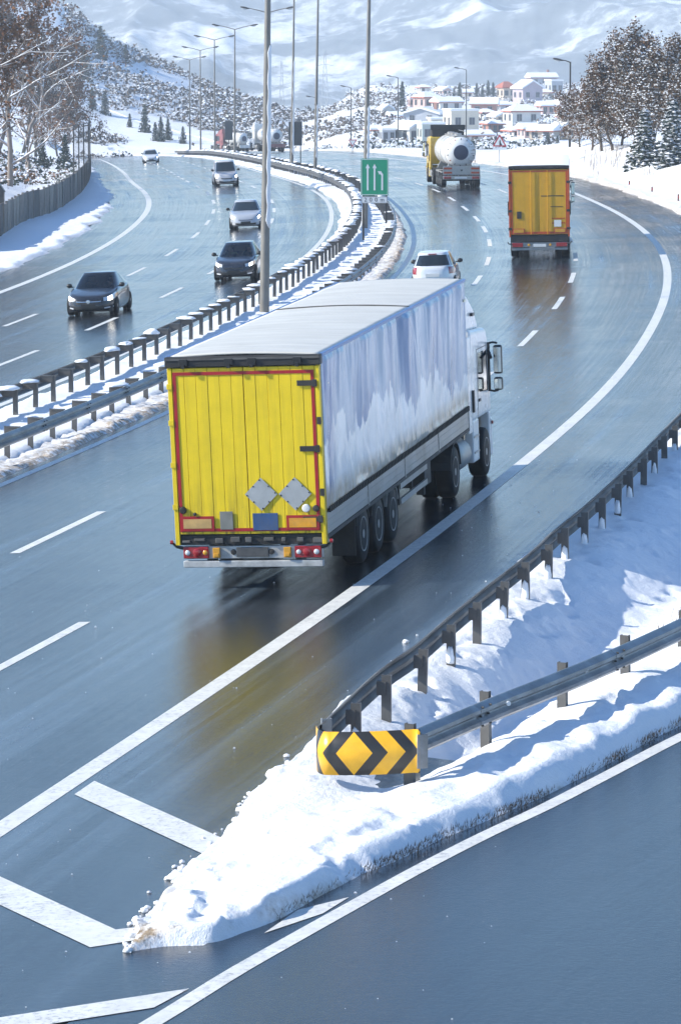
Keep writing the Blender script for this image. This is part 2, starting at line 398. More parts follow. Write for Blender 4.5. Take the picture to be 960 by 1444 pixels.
# ================================================================== road surfaces
def strip(name, s0, s1, ds, uf, zf, mat, nu=None, dirtf=None, parent=None, smooth=True):
    """a sheet along the road; uf(s) gives the offsets of its columns, zf(x, y, u, s, t) the height"""
    ss = np.arange(s0, s1 + ds * .5, ds)
    U = np.stack([uf(s) for s in ss]); S = np.repeat(ss[:, None], U.shape[1], 1)
    X, Y = road_pt(S, U); T = np.repeat(np.linspace(0, 1, U.shape[1])[None], len(ss), 0)
    mm = MB(); mm.grid(X, Y, zf(X, Y, U, S, T), uv=(U, S))
    if dirtf is not None: mm.attr = dirtf(X, Y, U, S, T).ravel()
    # make the faces look up
    o = mm.build(name, mat, parent, smooth=smooth, fix=False)
    me = o.data
    if len(me.polygons) and me.polygons[0].normal.z < 0: me.flip_normals()
    return o
S_END = s_of_y(560) + 60
flat = lambda dz: (lambda X, Y, U, S, T: g(X, Y) + dz)
def right_edge(s):
    y = np.interp(s, REFS, REF[:, 1]) / YS; return U_RP + 26 * (1 - sst((y - 33) / 5))
road = strip('road', s_of_y(-40), S_END, 1.0, lambda s: np.concatenate([np.linspace(-4.9, 10.3, 12), np.linspace(10.4, right_edge(s) + .2, 6)]), flat(0), M_ROAD); struct(road)
road_far = strip('road', s_of_y(20), S_END, 1.0, lambda s: np.linspace(U_LP, -8.2, 12) + lshift(s), flat(0), M_ROAD); struct(road_far)

RAMP_PX = [(60, 1532), (217, 1443), (330, 1373), (400, 1333), (500, 1277), (592, 1226), (690, 1176), (767, 1140), (860, 1092), (960, 1040), (1080, 985), (1330, 865), (1580, 760), (1800, 680)]
_rp = catmull(np.array([on_road(*p) for p in RAMP_PX]), .6); _rt = np.gradient(_rp, axis=0); _rt /= np.linalg.norm(_rt, axis=1)[:, None]; _rn = np.stack([_rt[:, 1], -_rt[:, 0]], 1)
_ru = np.concatenate([[-.75], np.linspace(0, 13, 14)]); RX = _rp[:, :1] + _rn[:, :1] * _ru[None]; RY = _rp[:, 1:] + _rn[:, 1:] * _ru[None]
_rs = np.repeat(np.arange(len(_rp))[:, None] * .6, len(_ru), 1)
m = MB(); m.grid(RX, RY, g(RX, RY) + .005, uv=(np.repeat(_ru[None], len(_rp), 0), _rs)); ramp = m.build('slip_road', M_RAMP, smooth=True, fix=False); struct(ramp)
if ramp.data.polygons[0].normal.z < 0: ramp.data.flip_normals()
for v_ in road.data.vertices:                           # the main road's sheet dips under the slip road's
    if v_.co.y < 75 and v_.co.x > -8:
        i_ = int(((_rp[:, 0] - v_.co.x) ** 2 + (_rp[:, 1] - v_.co.y) ** 2).argmin()); q_ = (v_.co.x - _rp[i_, 0]) * _rn[i_, 0] + (v_.co.y - _rp[i_, 1]) * _rn[i_, 1]
        if q_ > .9: v_.co.z -= .06

# ------------------------------------------------------------------ painted lines
def line_strip(name, u, w, s0, s1, parent, ls=False, ds=1.0):
    n = max(2, int((s1 - s0) / ds) + 1); ss = np.linspace(s0, s1, n); sh = lshift(ss) if ls else 0
    U = np.stack([u - w / 2 + sh + 0 * ss, u + w / 2 + sh + 0 * ss], 1); S = np.stack([ss, ss], 1); X, Y = road_pt(S, U)
    mm = MB(); mm.grid(X, Y, g(X, Y) + .004); o = mm.build(name, M_PAINT, parent, fix=False)
    if o.data.polygons[0].normal.z < 0: o.data.flip_normals()
    return o
line_strip('edge_line', 7.5, .30, s_of_y(0), S_END, road)
line_strip('edge_line', -3.45, .22, s_of_y(20), S_END, road)
line_strip('edge_line', -19.75, .34, s_of_y(60), S_END, road_far, True)
line_strip('edge_line', -8.75, .24, s_of_y(60), S_END, road_far, True)
def dashes(px_list, u, parent, ls=False, period=14.0, length=5.9, w=.19, pre=(), smax=520):
    """dashes where the photo shows them, then on at the same rhythm"""
    ss = []
    for p in px_list:
        x, y = on_road(*p); ss.append(u_of(x, y)[1])
    ss = sorted(ss); first = ss[0]; last = ss[-1]
    full = [ss[0]]
    for a, b in zip(ss[:-1], ss[1:]):
        n = max(1, round((b - a) / period))
        full += [a + (b - a) * k / n for k in range(1, n + 1)]
    while full[-1] < smax + 60: full.append(full[-1] + period)
    while full[0] > 8: full.insert(0, full[0] - period)
    for c in full: line_strip('lane_dash', u, w, c - length / 2, c + length / 2, parent, ls, 1.3)
dashes([(90, 751), (673, 395), (686, 368), (688, 342), (685, 323), (672, 308), (657, 293), (640, 280), (616, 268), (592, 259)], .1, road)
dashes([(48, 924), (749, 477), (791, 427), (808, 391), (808, 362)], 3.82, road)
dashes([(31, 505), (160, 455), (247, 412), (365, 331), (384, 311), (389, 296), (388, 283), (384, 272), (365, 254), (352, 247), (340, 241)], -12.05, road_far, True)
dashes([(179, 383), (227, 356), (261, 332), (283, 314), (296, 298), (301, 284), (302, 272), (298, 262), (293, 254), (284, 247), (275, 241), (264, 235)], -15.65, road_far, True)
def px_poly(name, pts, parent, mat=None, dz=.005):
    mm = MB(); vs = []
    for p in pts:
        x, y = on_road(*p); vs.append((x, y, float(g(x, y)) + dz))
    mm.add(vs, [tuple(range(len(vs)))]); o = mm.build(name, mat or M_PAINT, parent, fix=False)
    if o.data.polygons[0].normal.z < 0: o.data.flip_normals()
    return o
px_poly('gore_stripe', [(105, 1121), (133, 1102), (318, 1185), (400, 1225), (372, 1248), (292, 1208)], road)
px_poly('gore_stripe', [(-120, 1184), (0, 1237), (163, 1312), (215, 1306), (210, 1324), (127, 1337), (0, 1277), (-120, 1224)], road)
px_poly('gore_stripe', [(-60, 1446), (0, 1437), (267, 1396), (217, 1423), (60, 1448), (-60, 1466)], road, None, .0105)
px_poly('gore_stripe', [(372, 1318), (420, 1285), (492, 1267), (455, 1290)], road, None, .0105)
def px_line(name, pts, w, parent, dz=.004):
    P = np.array([on_road(*p) for p in pts]); P = catmull(P, .5); T = np.gradient(P, axis=0); T /= np.linalg.norm(T, axis=1)[:, None]
    N = np.stack([T[:, 1], -T[:, 0]], 1); A = P - N * w / 2; B = P + N * w / 2
    X = np.stack([A[:, 0], B[:, 0]], 1); Y = np.stack([A[:, 1], B[:, 1]], 1)
    mm = MB(); mm.grid(X, Y, g(X, Y) + dz); o = mm.build(name, M_PAINT, parent, fix=False)
    if o.data.polygons[0].normal.z < 0: o.data.flip_normals()
    return o
px_line('edge_line', RAMP_PX[:11], .21, ramp, .0095)

# ================================================================== snow lying beside the roads
def lumps(x, y, f, seed): return fbm(x * f, y * f, 5, seed, .55)
def mound(h, rough, e0=.12, e1=.12, f=.9, seed=5):
    def zf(X, Y, U, S, T):
        e = sst(T / e0) * sst((1 - T) / e1)
        return g(X, Y) - .03 + e * (h + rough * lumps(X, Y, f, seed) + rough * .35 * lumps(X, Y, f * 5, seed + 3))
    return zf
def jag(s, seed, amp, f=.5): return amp * float(fbm(np.array([s * f]), np.array([seed * 3.7]), 4, seed)[0])
s60, s320 = s_of_y(40), s_of_y(330)
struct(strip('snow_verge', s_of_y(95), S_END, .45, lambda s: np.concatenate([U_LP + lshift(s) + .15 + jag(s, 3, .55, .35) - np.linspace(0, 1.2, 9), U_LP + lshift(s) - np.linspace(1.9, 8.5, 14)]),
    lambda X, Y, U, S, T: np.maximum(g(X, Y) - .02 + sst(T / .12) * (.14 + .10 * lumps(X, Y, .8, 11) + .05 * lumps(X, Y, 3, 13)) + .08 * sst((T - .3) / .5), np.where(T > .75, land(X, Y) + .05 * lumps(X, Y, .8, 11) - .12 * sst((T - .9) / .1), -99)), M_SNOW,
    dirtf=lambda X, Y, U, S, T: .5 * sst(1 - T / .10)))
struct(strip('snow_verge', s_of_y(66), S_END, .4, lambda s: np.concatenate([U_RP + .05 + jag(s, 8, .35, .4) + np.linspace(0, 1.2, 10), U_RP + np.linspace(1.8, 8.5, 14)]),
    lambda X, Y, U, S, T: np.maximum(g(X, Y) - .02 + sst(T / .10) * (.16 + .12 * lumps(X, Y, .9, 31) + .07 * lumps(X, Y, 4, 33)), np.where(T > .35, land(X, Y) + .08 * sst((1 - T) / .2) + .10 * lumps(X, Y, .7, 31) * sst((1 - T) / .2) - .1 * sst((T - .85) / .15), -99)), M_SNOW,
    dirtf=lambda X, Y, U, S, T: 1.0 * sst(1 - T / .22)))
struct(strip('median_snow', s60, S_END, .3, lambda s: np.concatenate([np.linspace(-8.35 + lshift(s) + jag(s, 5, .25), -4.57, 22)]),
    mound(.17, .10, .10, .06, .9, 51), M_SNOW, dirtf=lambda X, Y, U, S, T: .25 * sst(1 - T / .12)))
dirty = strip('median_snow', s60, s_of_y(330), .12, lambda s: np.linspace(-4.60, -3.78 + jag(s, 6, .16, .8), 14),
    lambda X, Y, U, S, T: g(X, Y) - .02 + sst((1 - T) / .25) * (.10 + .10 * lumps(X, Y, 1.3, 61) + .06 * lumps(X, Y, 5, 63)), M_SNOW,
    dirtf=lambda X, Y, U, S, T: .42 + .55 * sst((T - .3) / .5)); struct(dirty)

# ------------------------------------------------------------------ the snow tongue between the road and the slip road
GL = [(180, 1341), (198, 1296), (226, 1262), (262, 1222), (296, 1192), (330, 1158), (352, 1128), (385, 1098), (420, 1075), (447, 1052), (468, 1030), (545, 968), (620, 905), (700, 838), (800, 750), (880, 680), (960, 610), (1060, 525), (1150, 455)]
GR = [(181, 1344), (240, 1335), (300, 1331), (350, 1316), (400, 1296), (460, 1262), (560, 1218), (640, 1182), (720, 1148), (790, 1116), (850, 1085), (960, 1026), (1080, 965), (1200, 905), (1330, 845), (1450, 800), (1580, 745), (1700, 700), (1800, 665)]
def resample(P, n, pw=1.0):
    P = catmull(np.array(P, float), .05); L = np.concatenate([[0], np.cumsum(np.linalg.norm(np.diff(P, axis=0), axis=1))])
    t = np.linspace(0, 1, n) ** pw * L[-1]; return np.stack([np.interp(t, L, P[:, 0]), np.interp(t, L, P[:, 1])], 1)
GLp = np.array([on_road(*p) for p in GL]); GRp = np.array([on_road(*p) for p in GR])
NS, NT_ = 560, 150
A = resample(GLp, NS, 1.35); B = resample(GRp, NS, 1.35)
jl = (fbm(np.arange(NS) * .10, np.zeros(NS), 5, 71) * .20 + fbm(np.arange(NS) * .35, np.zeros(NS), 3, 72) * .06) * sst((NS * .45 - np.arange(NS)) / 60.0 + .25)
jr = fbm(np.arange(NS) * .07, np.ones(NS), 5, 73) * .05
dirA = (B - A) / (np.linalg.norm(B - A, axis=1)[:, None] + 1e-6)
wid = np.linalg.norm(B - A, axis=1); jl = jl * np.clip(wid / .6, .1, 1)
A = A + dirA * jl[:, None]; B = B + dirA * jr[:, None] * np.clip(wid[:, None] / .6, .1, 1)
tt = np.linspace(0, 1, NT_); tt = .5 - .5 * np.cos(np.pi * tt); tt = .65 * tt + .35 * np.linspace(0, 1, NT_)
GX = A[:, None, 0] + (B - A)[:, None, 0] * tt[None]; GY = A[:, None, 1] + (B - A)[:, None, 1] * tt[None]
WD = np.linalg.norm(B - A, axis=1)[:, None]; DA = WD * tt[None]; DB = WD * (1 - tt[None])
AL = np.concatenate([[0], np.cumsum(np.linalg.norm(np.diff(A, axis=0), axis=1))])[:, None] + 0 * DA       # metres from the tip
def gore_h():
    edgeA = sst(DA / np.clip(.05 + AL * .05, .05, .30)); edgeB = sst(DB / (np.clip(.10 + AL * .05, .08, .55) * (.75 + .6 * vnoise(GX * 1.6, GY * 1.2, 97)))) ** .8
    hA = .07 + .06 * sst(AL / 3.0) + .05 * sst((AL - 6.5) / 3) + .14 * sst((AL - 7.5) / 4)
    hB = .08 + .12 * sst(AL / 2.5) + .06 * sst((AL - 6) / 10)
    base = hA + (hB - hA) * sst(tt[None] * 1.15)
    # ditch between the two rails and the berm by the slip road
    dw = sst((AL - 6.5) / 9.0)
    ditch = -.60 * dw * np.exp(-((DA - (1.9 + .25 * np.clip(AL - 6, 0, 60))) / (.7 + .09 * np.clip(AL - 6, 0, 40))) ** 2)
    berm = .14 * dw * np.exp(-((DB - (1.6 + .06 * AL)) / (1.0 + .04 * AL)) ** 2)
    n = .10 * fbm(GX * .55, GY * .4, 2, 81) + .045 * fbm(GX * 1.5, GY * 1.1, 3, 82) * (.4 + .9 * vnoise(GX * .5, GY * .4, 88)) + .012 * lumps(GX, GY, 8, 83) + .035 * np.clip(fbm(GX * 2.6, GY * 2.0, 2, 89) - .25, 0, 1) * 2
    pits = np.clip(fbm(GX * 1.7, GY * 1.3, 3, 84) - .28, 0, 1) * -.35
    tip = .15 * np.exp(-((AL - .75) / .55) ** 2) * np.clip(fbm(GX * 2.2, GY * 1.6, 3, 85) * 1.3 + .5, 0, 1.5) + .14 * np.exp(-((AL - 2.0) / .7) ** 2) * np.clip(fbm(GX * 2.6, GY * 2.0, 3, 95) * 1.8, 0, 1)
    ripple = .035 * np.sin(GX * 5.0 + GY * 2.5 + 3 * lumps(GX, GY, .9, 86)) * sst((AL - 7) / 5) * np.exp(-((DB - 1.4) / 1.1) ** 2)
    soft = sst(AL / .25)
    return edgeA * edgeB * (np.clip(base + ditch * sst(DA / 1.0) + berm, -2, 3) + (n + pits * .6) * (.4 + .6 * soft) + tip + ripple)
GZ = g(GX, GY) - .025 + gore_h()
gm = MB(); gm.grid(GX, GY, GZ)
nd = fbm(GX * 1.3, GY * 1.3, 4, 87)
gm.attr = (.85 * sst(1 - DB / .20) * sst((AL - 2.0) / 3) + .75 * sst(1 - DB / .5) * np.clip(nd * 2.2 + .1, 0, 1) * sst(1 - AL / 7) + .9 * np.exp(-((AL - .6) / .6) ** 2) * np.clip(nd * 2 + .25, 0, 1) + .6 * np.exp(-((AL - 2.0) / .8) ** 2) * np.clip(nd * 2.4 - .1, 0, 1) + 1.0 * sst(1 - DA / .20) * np.clip(nd * 2 + .25, 0, 1)).ravel()
gore = gm.build('snow_bank', M_SNOW, smooth=True, fix=False); struct(gore)
if gore.data.polygons[2000].normal.z < 0: gore.data.flip_normals()
_gp = np.stack([GX.ravel(), GY.ravel()], 1); _gz = GZ.ravel()
def snow_z(x, y):
    d = (_gp[:, 0] - x) ** 2 + (_gp[:, 1] - y) ** 2; i = np.argpartition(d, 4)[:4]; w = 1 / (d[i] + 1e-4); return float((w * _gz[i]).sum() / w.sum())

# snow lumps thrown onto the asphalt by the plough
def lump_mesh(seed, r, sq=.7):
    bm = bmesh.new(); bmesh.ops.create_icosphere(bm, subdivisions=3, radius=1)
    rs = random.Random(seed); off = Vector((rs.random() * 50, rs.random() * 50, rs.random() * 50))
    from mathutils import noise as mn
    for v in bm.verts:
        n = mn.noise(v.co * 1.3 + off) * .35 + mn.noise(v.co * 3.1 + off) * .16 + mn.noise(v.co * 7 + off) * .06; v.co = v.co * (1 + n) * r; v.co.z *= sq
    me = bpy.data.meshes.new('snow_lump'); bm.to_mesh(me); bm.free(); me.materials.append(M_SNOWCAP)
    me.polygons.foreach_set('use_smooth', [True] * len(me.polygons)); return me
LUMPS = [lump_mesh(i, 1.0) for i in range(6)]
for (px, py, r, lab) in [(250, 1241, .085, 'rounded snow clod lying on the asphalt left of the snow tip'), (397, 1100, .15, 'large snow clod at the edge of the snow bank below the chevron board'),
        (375, 1128, .06, 'snow clod in the middle of the three below the chevron board'), (349, 1140, .055, 'lowest small snow clod below the chevron board, by the painted stripe'),
        (404, 1068, .035, 'small snow clod on bare asphalt left of the chevron board'), (333, 1160, .05, 'snow clod touching the bank above the painted stripe'),
        (572, 907, .045, 'white snow clod on the asphalt near the right guardrail posts'), (588, 897, .02, 'tiny snow crumb on the asphalt beside the right guardrail')]:
    x, y = on_road(px, py); o = place(LUMPS[rnd.randrange(6)], 'snow_clod', None, (x, y, float(g(x, y)) + r * .45), (0, 0, rnd.random() * 6), (r * 1.15, r * 1.0, r)); tag(o, lab, 'snow clod')
mm = MB()
for i in range(150):
    j = int(rnd.random() ** 1.3 * NS * .42); p = A[j] + dirA[j] * rnd.gauss(-.03, .09); r = abs(rnd.gauss(0, .022)) + .006; mm.v_ = None
    c_ = LUMPS[rnd.randrange(6)]; o_ = len(mm.v); z_ = float(g(p[0], p[1])) + r * .3
    bmx = bmesh.new(); bmesh.ops.create_icosphere(bmx, subdivisions=1, radius=1)
    mm.v += [(p[0] + q.co.x * r * rnd.uniform(.7, 1.3), p[1] + q.co.y * r * rnd.uniform(.7, 1.3), z_ + q.co.z * r * .7) for q in bmx.verts]; mm.f += [tuple(o_ + w_.index for w_ in f_.verts) for f_ in bmx.faces]; bmx.free()
stuff(mm.build('slush_crumbs', M_SNOW, smooth=True), 'small crumbs of ploughed snow along the left edge of the snow tongue', 'snow')
mm = MB()
for i in range(260):                                    # crumbs of ice and grit too many to count
    if i < 130: px, py = rnd.uniform(0, 700), rnd.uniform(760, 1440)
    else: px, py = 700 + rnd.gauss(0, 60), 690 + rnd.gauss(0, 70)
    x, y = on_road(px, py); r = abs(rnd.gauss(.004, .005)) + .0025; z = float(g(x, y)) + .006
    mm.add([(x - r, y - r, z), (x + r, y - r * .6, z), (x + r * .7, y + r, z), (x - r * .8, y + r * .8, z), (x, y, z + r)], [(0, 1, 4), (1, 2, 4), (2, 3, 4), (3, 0, 4)])
stuff(mm.build('ice_crumbs', M_SNOWCAP), 'crumbs of ice scattered over the wet asphalt', 'ice')

# ================================================================== guardrails
M_STEEL = simple('galvanised steel', (.30, .31, .32), .42, .55, .25, 3.0, .1, dirt=((.10, .09, .075), .55))
M_STEELD = simple('dirty steel', (.115, .113, .11), .55, .35, .3, 4.0, .1, dirt=((.06, .052, .045), .5))
M_DARK = simple('dark steel', (.045, .043, .042), .55, .3, .2, 5)
M_POLE = simple('pole steel', (.20, .19, .172), .55, .25, .2, 1.3, .05, dirt=((.16, .14, .12), .5))
M_WHITE = simple('white plate', (.72, .72, .70), .45, 0, .08, 3, dirt=((.35, .33, .30), .25))
M_BLACK = simple('black plastic', (.014, .014, .015), .45, 0, .2, 8)
M_RED = simple('red sheeting', (.45, .02, .025), .4, 0, .1, 4)
WPROF = [(0.0, .0), (.012, .02), (.078, .06), (.082, .105), (.02, .14), (.016, .155), (.02, .17), (.082, .205), (.078, .25), (.012, .29), (.0, .31)]
def sweep(prof, path, side, top, mat, name, parent):
    """profile (out, up) swept along path; out points to the given side (+1 right of travel)"""
    P = np.array([(p[0], p[1]) for p in path]); T = np.gradient(P, axis=0); T /= np.linalg.norm(T, axis=1)[:, None]; N = np.stack([T[:, 1], -T[:, 0]], 1) * side
    full = prof + [(o - .012, u) for o, u in prof[::-1]]
    mm = MB(); n = len(full)
    for i, p in enumerate(path):
        for (o, u) in full: mm.v.append((p[0] + N[i, 0] * o, p[1] + N[i, 1] * o, p[2] + top - .31 + u))
    for i in range(len(path) - 1):
        for k in range(n):
            a = i * n + k; b = i * n + (k + 1) % n; mm.f.append((a, b, b + n, a + n))
    mm.f.append(tuple(range(n))); mm.f.append(tuple(range((len(path) - 1) * n, len(path) * n)))
    return mm.build(name, mat, parent, auto=50)
def c_post(h, w=.12, d=.07, t=.012):
    mm = MB(); mm.b2((-w / 2, -d / 2, 0), (w / 2, -d / 2 + t, h)); mm.b2((-w / 2, -d / 2 + t, 0), (-w / 2 + t, d / 2, h)); mm.b2((w / 2 - t, -d / 2 + t, 0), (w / 2, d / 2, h)); return mm
def path3(pts, step):
    P = catmull(np.array(pts, float), step); return [(x, y, float(g(x, y))) for x, y in P]
def cap_mesh(seed, sx, sy, sz):
    me = lump_mesh(seed, 1.0, 1.0).copy(); me.name = 'snow_cap'
    for v in me.vertices: v.co.x *= sx; v.co.y *= sy; v.co.z = max(v.co.z, -.15) * sz
    return me
CAPS = [cap_mesh(100 + i, .19 + .03 * (i % 3), .24 + .05 * (i % 2), .06 + .015 * (i % 4)) for i in range(8)]
SMEAR = [cap_mesh(120 + i, .035, .045, .25) for i in range(3)]
POST_ME = c_post(1.3).mesh('post', M_STEELD); SPACER_ME = MB().box((0, 0, 0), (.16, .10, .18)).mesh('spacer', M_STEELD)
SPACERL_ME = MB().box((0, 0, 0), (.34, .14, .025)).box((0, -.05, -.09), (.34, .012, .16)).mesh('spacer', M_STEELD)
def guardrail(label, path, beam_side, top, post_step, mat=M_STEEL, spacer=.16, caps=0.0, smear=0.0, group=None, start=.6, long_spacer=False, post_list=None, joints=False):
    P = np.array([(p[0], p[1]) for p in path]); L = np.concatenate([[0], np.cumsum(np.linalg.norm(np.diff(P, axis=0), axis=1))])
    root = thing('guardrail', label, 'guardrail', (path[0][0], path[0][1], path[0][2]), 0, group); o3 = Vector(root.location)
    loc = [(p[0] - o3.x, p[1] - o3.y, p[2] - o3.z) for p in path]
    sweep(WPROF, loc, beam_side, top, mat, 'beam', root)
    # lapped joints and bolts
    if joints:
        for a_ in np.arange(1.6, L[-1] - .6, 4.0):
            seg = []
            for q_ in np.linspace(a_, a_ + .34, 4): seg.append((float(np.interp(q_, L, P[:, 0])) - o3.x, float(np.interp(q_, L, P[:, 1])) - o3.y, float(np.interp(q_, L, [p[2] for p in path])) - o3.z))
            jo = sweep([(o_ + .006, u_) for o_, u_ in WPROF], seg, beam_side, top + .001, mat, 'joint_plate', root)
            mid = seg[1]; tx_ = np.array(seg[3]) - np.array(seg[0]); tx_ /= np.linalg.norm(tx_); n_ = Vector((tx_[1], -tx_[0], 0)) * beam_side
            for z_ in (.045, .155, .265):
                for k_ in (0, 3): c_ = Vector(seg[k_]).lerp(Vector(seg[3 - k_]), .18) + n_ * (.055 if z_ != .155 else .03) + Vector((0, 0, top - .31 + z_)); MB().tube([c_, c_ + n_ * .03], .014, 6).build('bolt', M_DARK, jo)
    T = np.gradient(P, axis=0); T /= np.linalg.norm(T, axis=1)[:, None]
    d = start; i = 0
    while d < L[-1] - .2:
        x = float(np.interp(d, L, P[:, 0])); y = float(np.interp(d, L, P[:, 1])); z = float(np.interp(d, L, [p[2] for p in path]))
        tx = float(np.interp(d, L, T[:, 0])); ty = float(np.interp(d, L, T[:, 1])); a = math.atan2(-tx, ty)
        nx, ny = -ty * beam_side, tx * beam_side                # away from the beam side
        q = spacer + .05; po = place(POST_ME, 'post', root, (x + nx * q - o3.x, y + ny * q - o3.y, z + top + .02 - 1.3 - o3.z), (rnd.gauss(0, .012), rnd.gauss(0, .012), a))
        sp = place(SPACERL_ME if long_spacer else SPACER_ME, 'spacer_block', po, (-(-beam_side) * -spacer / 2 if False else beam_side * spacer / 2, 0, 1.3 - (.02 if long_spacer else .17)), (0, 0, 0), (spacer / (.34 if long_spacer else .16), 1, 1))
        if caps and rnd.random() < caps: place(CAPS[rnd.randrange(8)], 'snow_cap', po, (beam_side * spacer / 2 * .9, rnd.uniform(-.1, .1), 1.31), (0, 0, rnd.uniform(-.2, .2)), (rnd.uniform(.7, 1.5), rnd.uniform(.5, 1.9), rnd.uniform(.5, 1.4)))
        if smear and rnd.random() < smear: place(SMEAR[rnd.randrange(3)], 'snow_patch', po, (.0, -.045, rnd.uniform(.72, .82)), (0, 0, 0), (1.5, 1.1, rnd.uniform(.7, 1.1)))
        d += post_step; i += 1
    return root
sy = lambda y: s_of_y(y)
def u_path(s0, s1, uf, step=1.0):
    out = []
    for s in np.arange(s0, s1, step):
        x, y = road_pt(s, uf(s)); out.append((float(x), float(y), float(g(x, y))))
    return out
guardrail('long median guardrail beside the far carriageway, snow caps on its spacers', u_path(sy(52), sy(470), lambda s: -7.55 + lshift(s)), -1, .80, 1.95, M_STEELD, .34, .85, 0, long_spacer=True)
guardrail('low median guardrail beside the near carriageway behind dirty ploughed snow', u_path(sy(46), sy(470), lambda s: -4.38), 1, .76, 1.95, M_STEEL, .30, .35, 0, long_spacer=True, joints=True)
RG = [on_road(*p, dz=.78) for p in [(458, 1017), (545, 937), (589, 907), (636, 867), (680, 831), (759, 769), (782, 747), (832, 706), (896, 647), (960, 582), (1050, 500), (1130, 430)]]
gr1 = guardrail('dark guardrail of the main road seen from behind, running to the right edge', path3(RG, .5), -1, .78, 2.0, M_STEELD, .12, 0, .75, start=1.1)
RR_ = [on_road(*p, dz=.82) for p in [(588, 1028), (700, 981), (760, 958), (820, 934), (890, 904), (960, 872), (1080, 815), (1220, 752)]]
gr2 = guardrail('grey guardrail beside the slip road, right of the chevron board', path3(RR_, .5), 1, .82, 2.15, M_STEEL, .12, 0, .25, start=.15, joints=True)

for (px_, py_) in ((716, 990), (825, 943), (876, 921)):
    x, y = on_road(px_, py_, .72); c_ = Vector((x, y - .09, float(g(x, y)) + .72)) - gr2.location; MB().tube([c_, c_ + Vector((.005, -.03, 0))], .028, 10).build('reflector', M_WHITE, gr2)
# ------------------------------------------------------------------ chevron board at the nose
def chevron_mat():
    k = NT('chevron sheeting'); uv = k.coord('UV'); s = k.n('ShaderNodeSeparateXYZ'); k.l(uv, s.inputs[0])
    a = k.math('ADD', k.math('ABSOLUTE', k.math('SUBTRACT', s.outputs[0], .565)), k.math('MULTIPLY', k.math('ABSOLUTE', s.outputs[1]), -.86))
    a = k.math('ADD', a, .215)       # grows outward along the points of the chevrons
    b = k.math('ADD', k.math('ABSOLUTE', k.math('SUBTRACT', s.outputs[0], .565)), k.math('MULTIPLY', k.math('ABSOLUTE', s.outputs[1]), .86))
    r = k.n('ShaderNodeValToRGB'); r.color_ramp.interpolation = 'CONSTANT'; e = r.color_ramp.elements
    st = [(0, 1), (.215, 0), (.395, 1), (.60, 0), (.765, 1), (.97, 0)]
    while len(e) < len(st): e.new(.5)
    for i, (p, c) in enumerate(st): e[i].position = p; e[i].color = (c, c, c, 1)
    k.l(b, r.inputs[0])
    n = k.noise(k.coord('Object'), 7, 5); yel = k.ramp(n, [(.3, (.72, .36, .012)), (.75, (.86, .46, .02))])
    c = k.mix(r.outputs[0], (.022, .022, .022), yel)
    k.set(Base_Color=c, Roughness=.32, Specular_IOR_Level=.5); k.bump(n, .05, .01); return k.m
M_CHEV = chevron_mat()
pl = Vector((*on_road(446, 1024, .78), 0)); pr = Vector((*on_road(592, 1029, .82), 0)); pl.z = float(g(pl.x, pl.y)) + .80; pr.z = float(g(pr.x, pr.y)) + .82
root = thing('chevron_board', 'curved yellow and black chevron board wrapping the guardrail nose', 'road sign', tuple((pl + pr) / 2 - Vector((0, 0, .8))))
o3 = Vector(root.location); c = (pl + pr) / 2; half = (pr - pl).length / 2; ax = (pr - pl).normalized(); nv = Vector((0, -1, 0))
n = 60; pts = []
for i in range(n + 1):
    q = math.pi * (1.06 - .80 * i / n)                      # a rounded nose that runs out straight into the slip road rail
    cx = -math.cos(math.pi * i / n * .5) if i < n * .5 else -math.cos(math.pi * .25) + (i / n - .5) * 2 * (1 + math.cos(math.pi * .25))
    pts.append(c + ax * (cx * half) + nv * (max(0, math.sin(math.pi * min(1, .02 + i / n * 1.02))) ** .78 * .46 * (1 - .45 * (i / n) ** 2)) - o3)
L = np.concatenate([[0], np.cumsum([(pts[i + 1] - pts[i]).length for i in range(n)])])
hh = .255
X = np.array([[p.x, p.x] for p in pts]); Y = np.array([[p.y, p.y] for p in pts]); Z = np.array([[p.z - hh * 2, p.z] for p in pts])
Uu = np.stack([L, L], 1); cxm = float(np.interp(499.0, [480 + F_PX * (p.x + o3.x) / ((p.y + o3.y) * CP - (p.z + o3.z - .25 - CAM_H) * SP) for p in pts], L)); Uu = Uu - cxm + .565
mm = MB(); mm.grid(X, Y, Z, uv=(Uu, np.stack([-hh + 0 * L, hh + 0 * L], 1))); bo = mm.build('board', M_CHEV, root, smooth=True, fix=False)
sm = bo.modifiers.new('thick', 'SOLIDIFY'); sm.thickness = .006; sm.offset = 0
mm = MB(); a = pts[-1]; mm.box((a.x + .03, a.y + .02, a.z - .26), (.13, .02, .40), 0, Matrix.Rotation(.35, 3, 'Z')); mm.build('end_plate', M_STEEL, root, bevel=.004)
for px_, py_ in ((585, 1060), (460, 1050)):
    x, y = on_road(px_, py_, .5); me = c_post(1.2).mesh('post', M_STEEL); place(me, 'post', root, (x - o3.x, y + .12 - o3.y, -.45), (0, 0, .2))

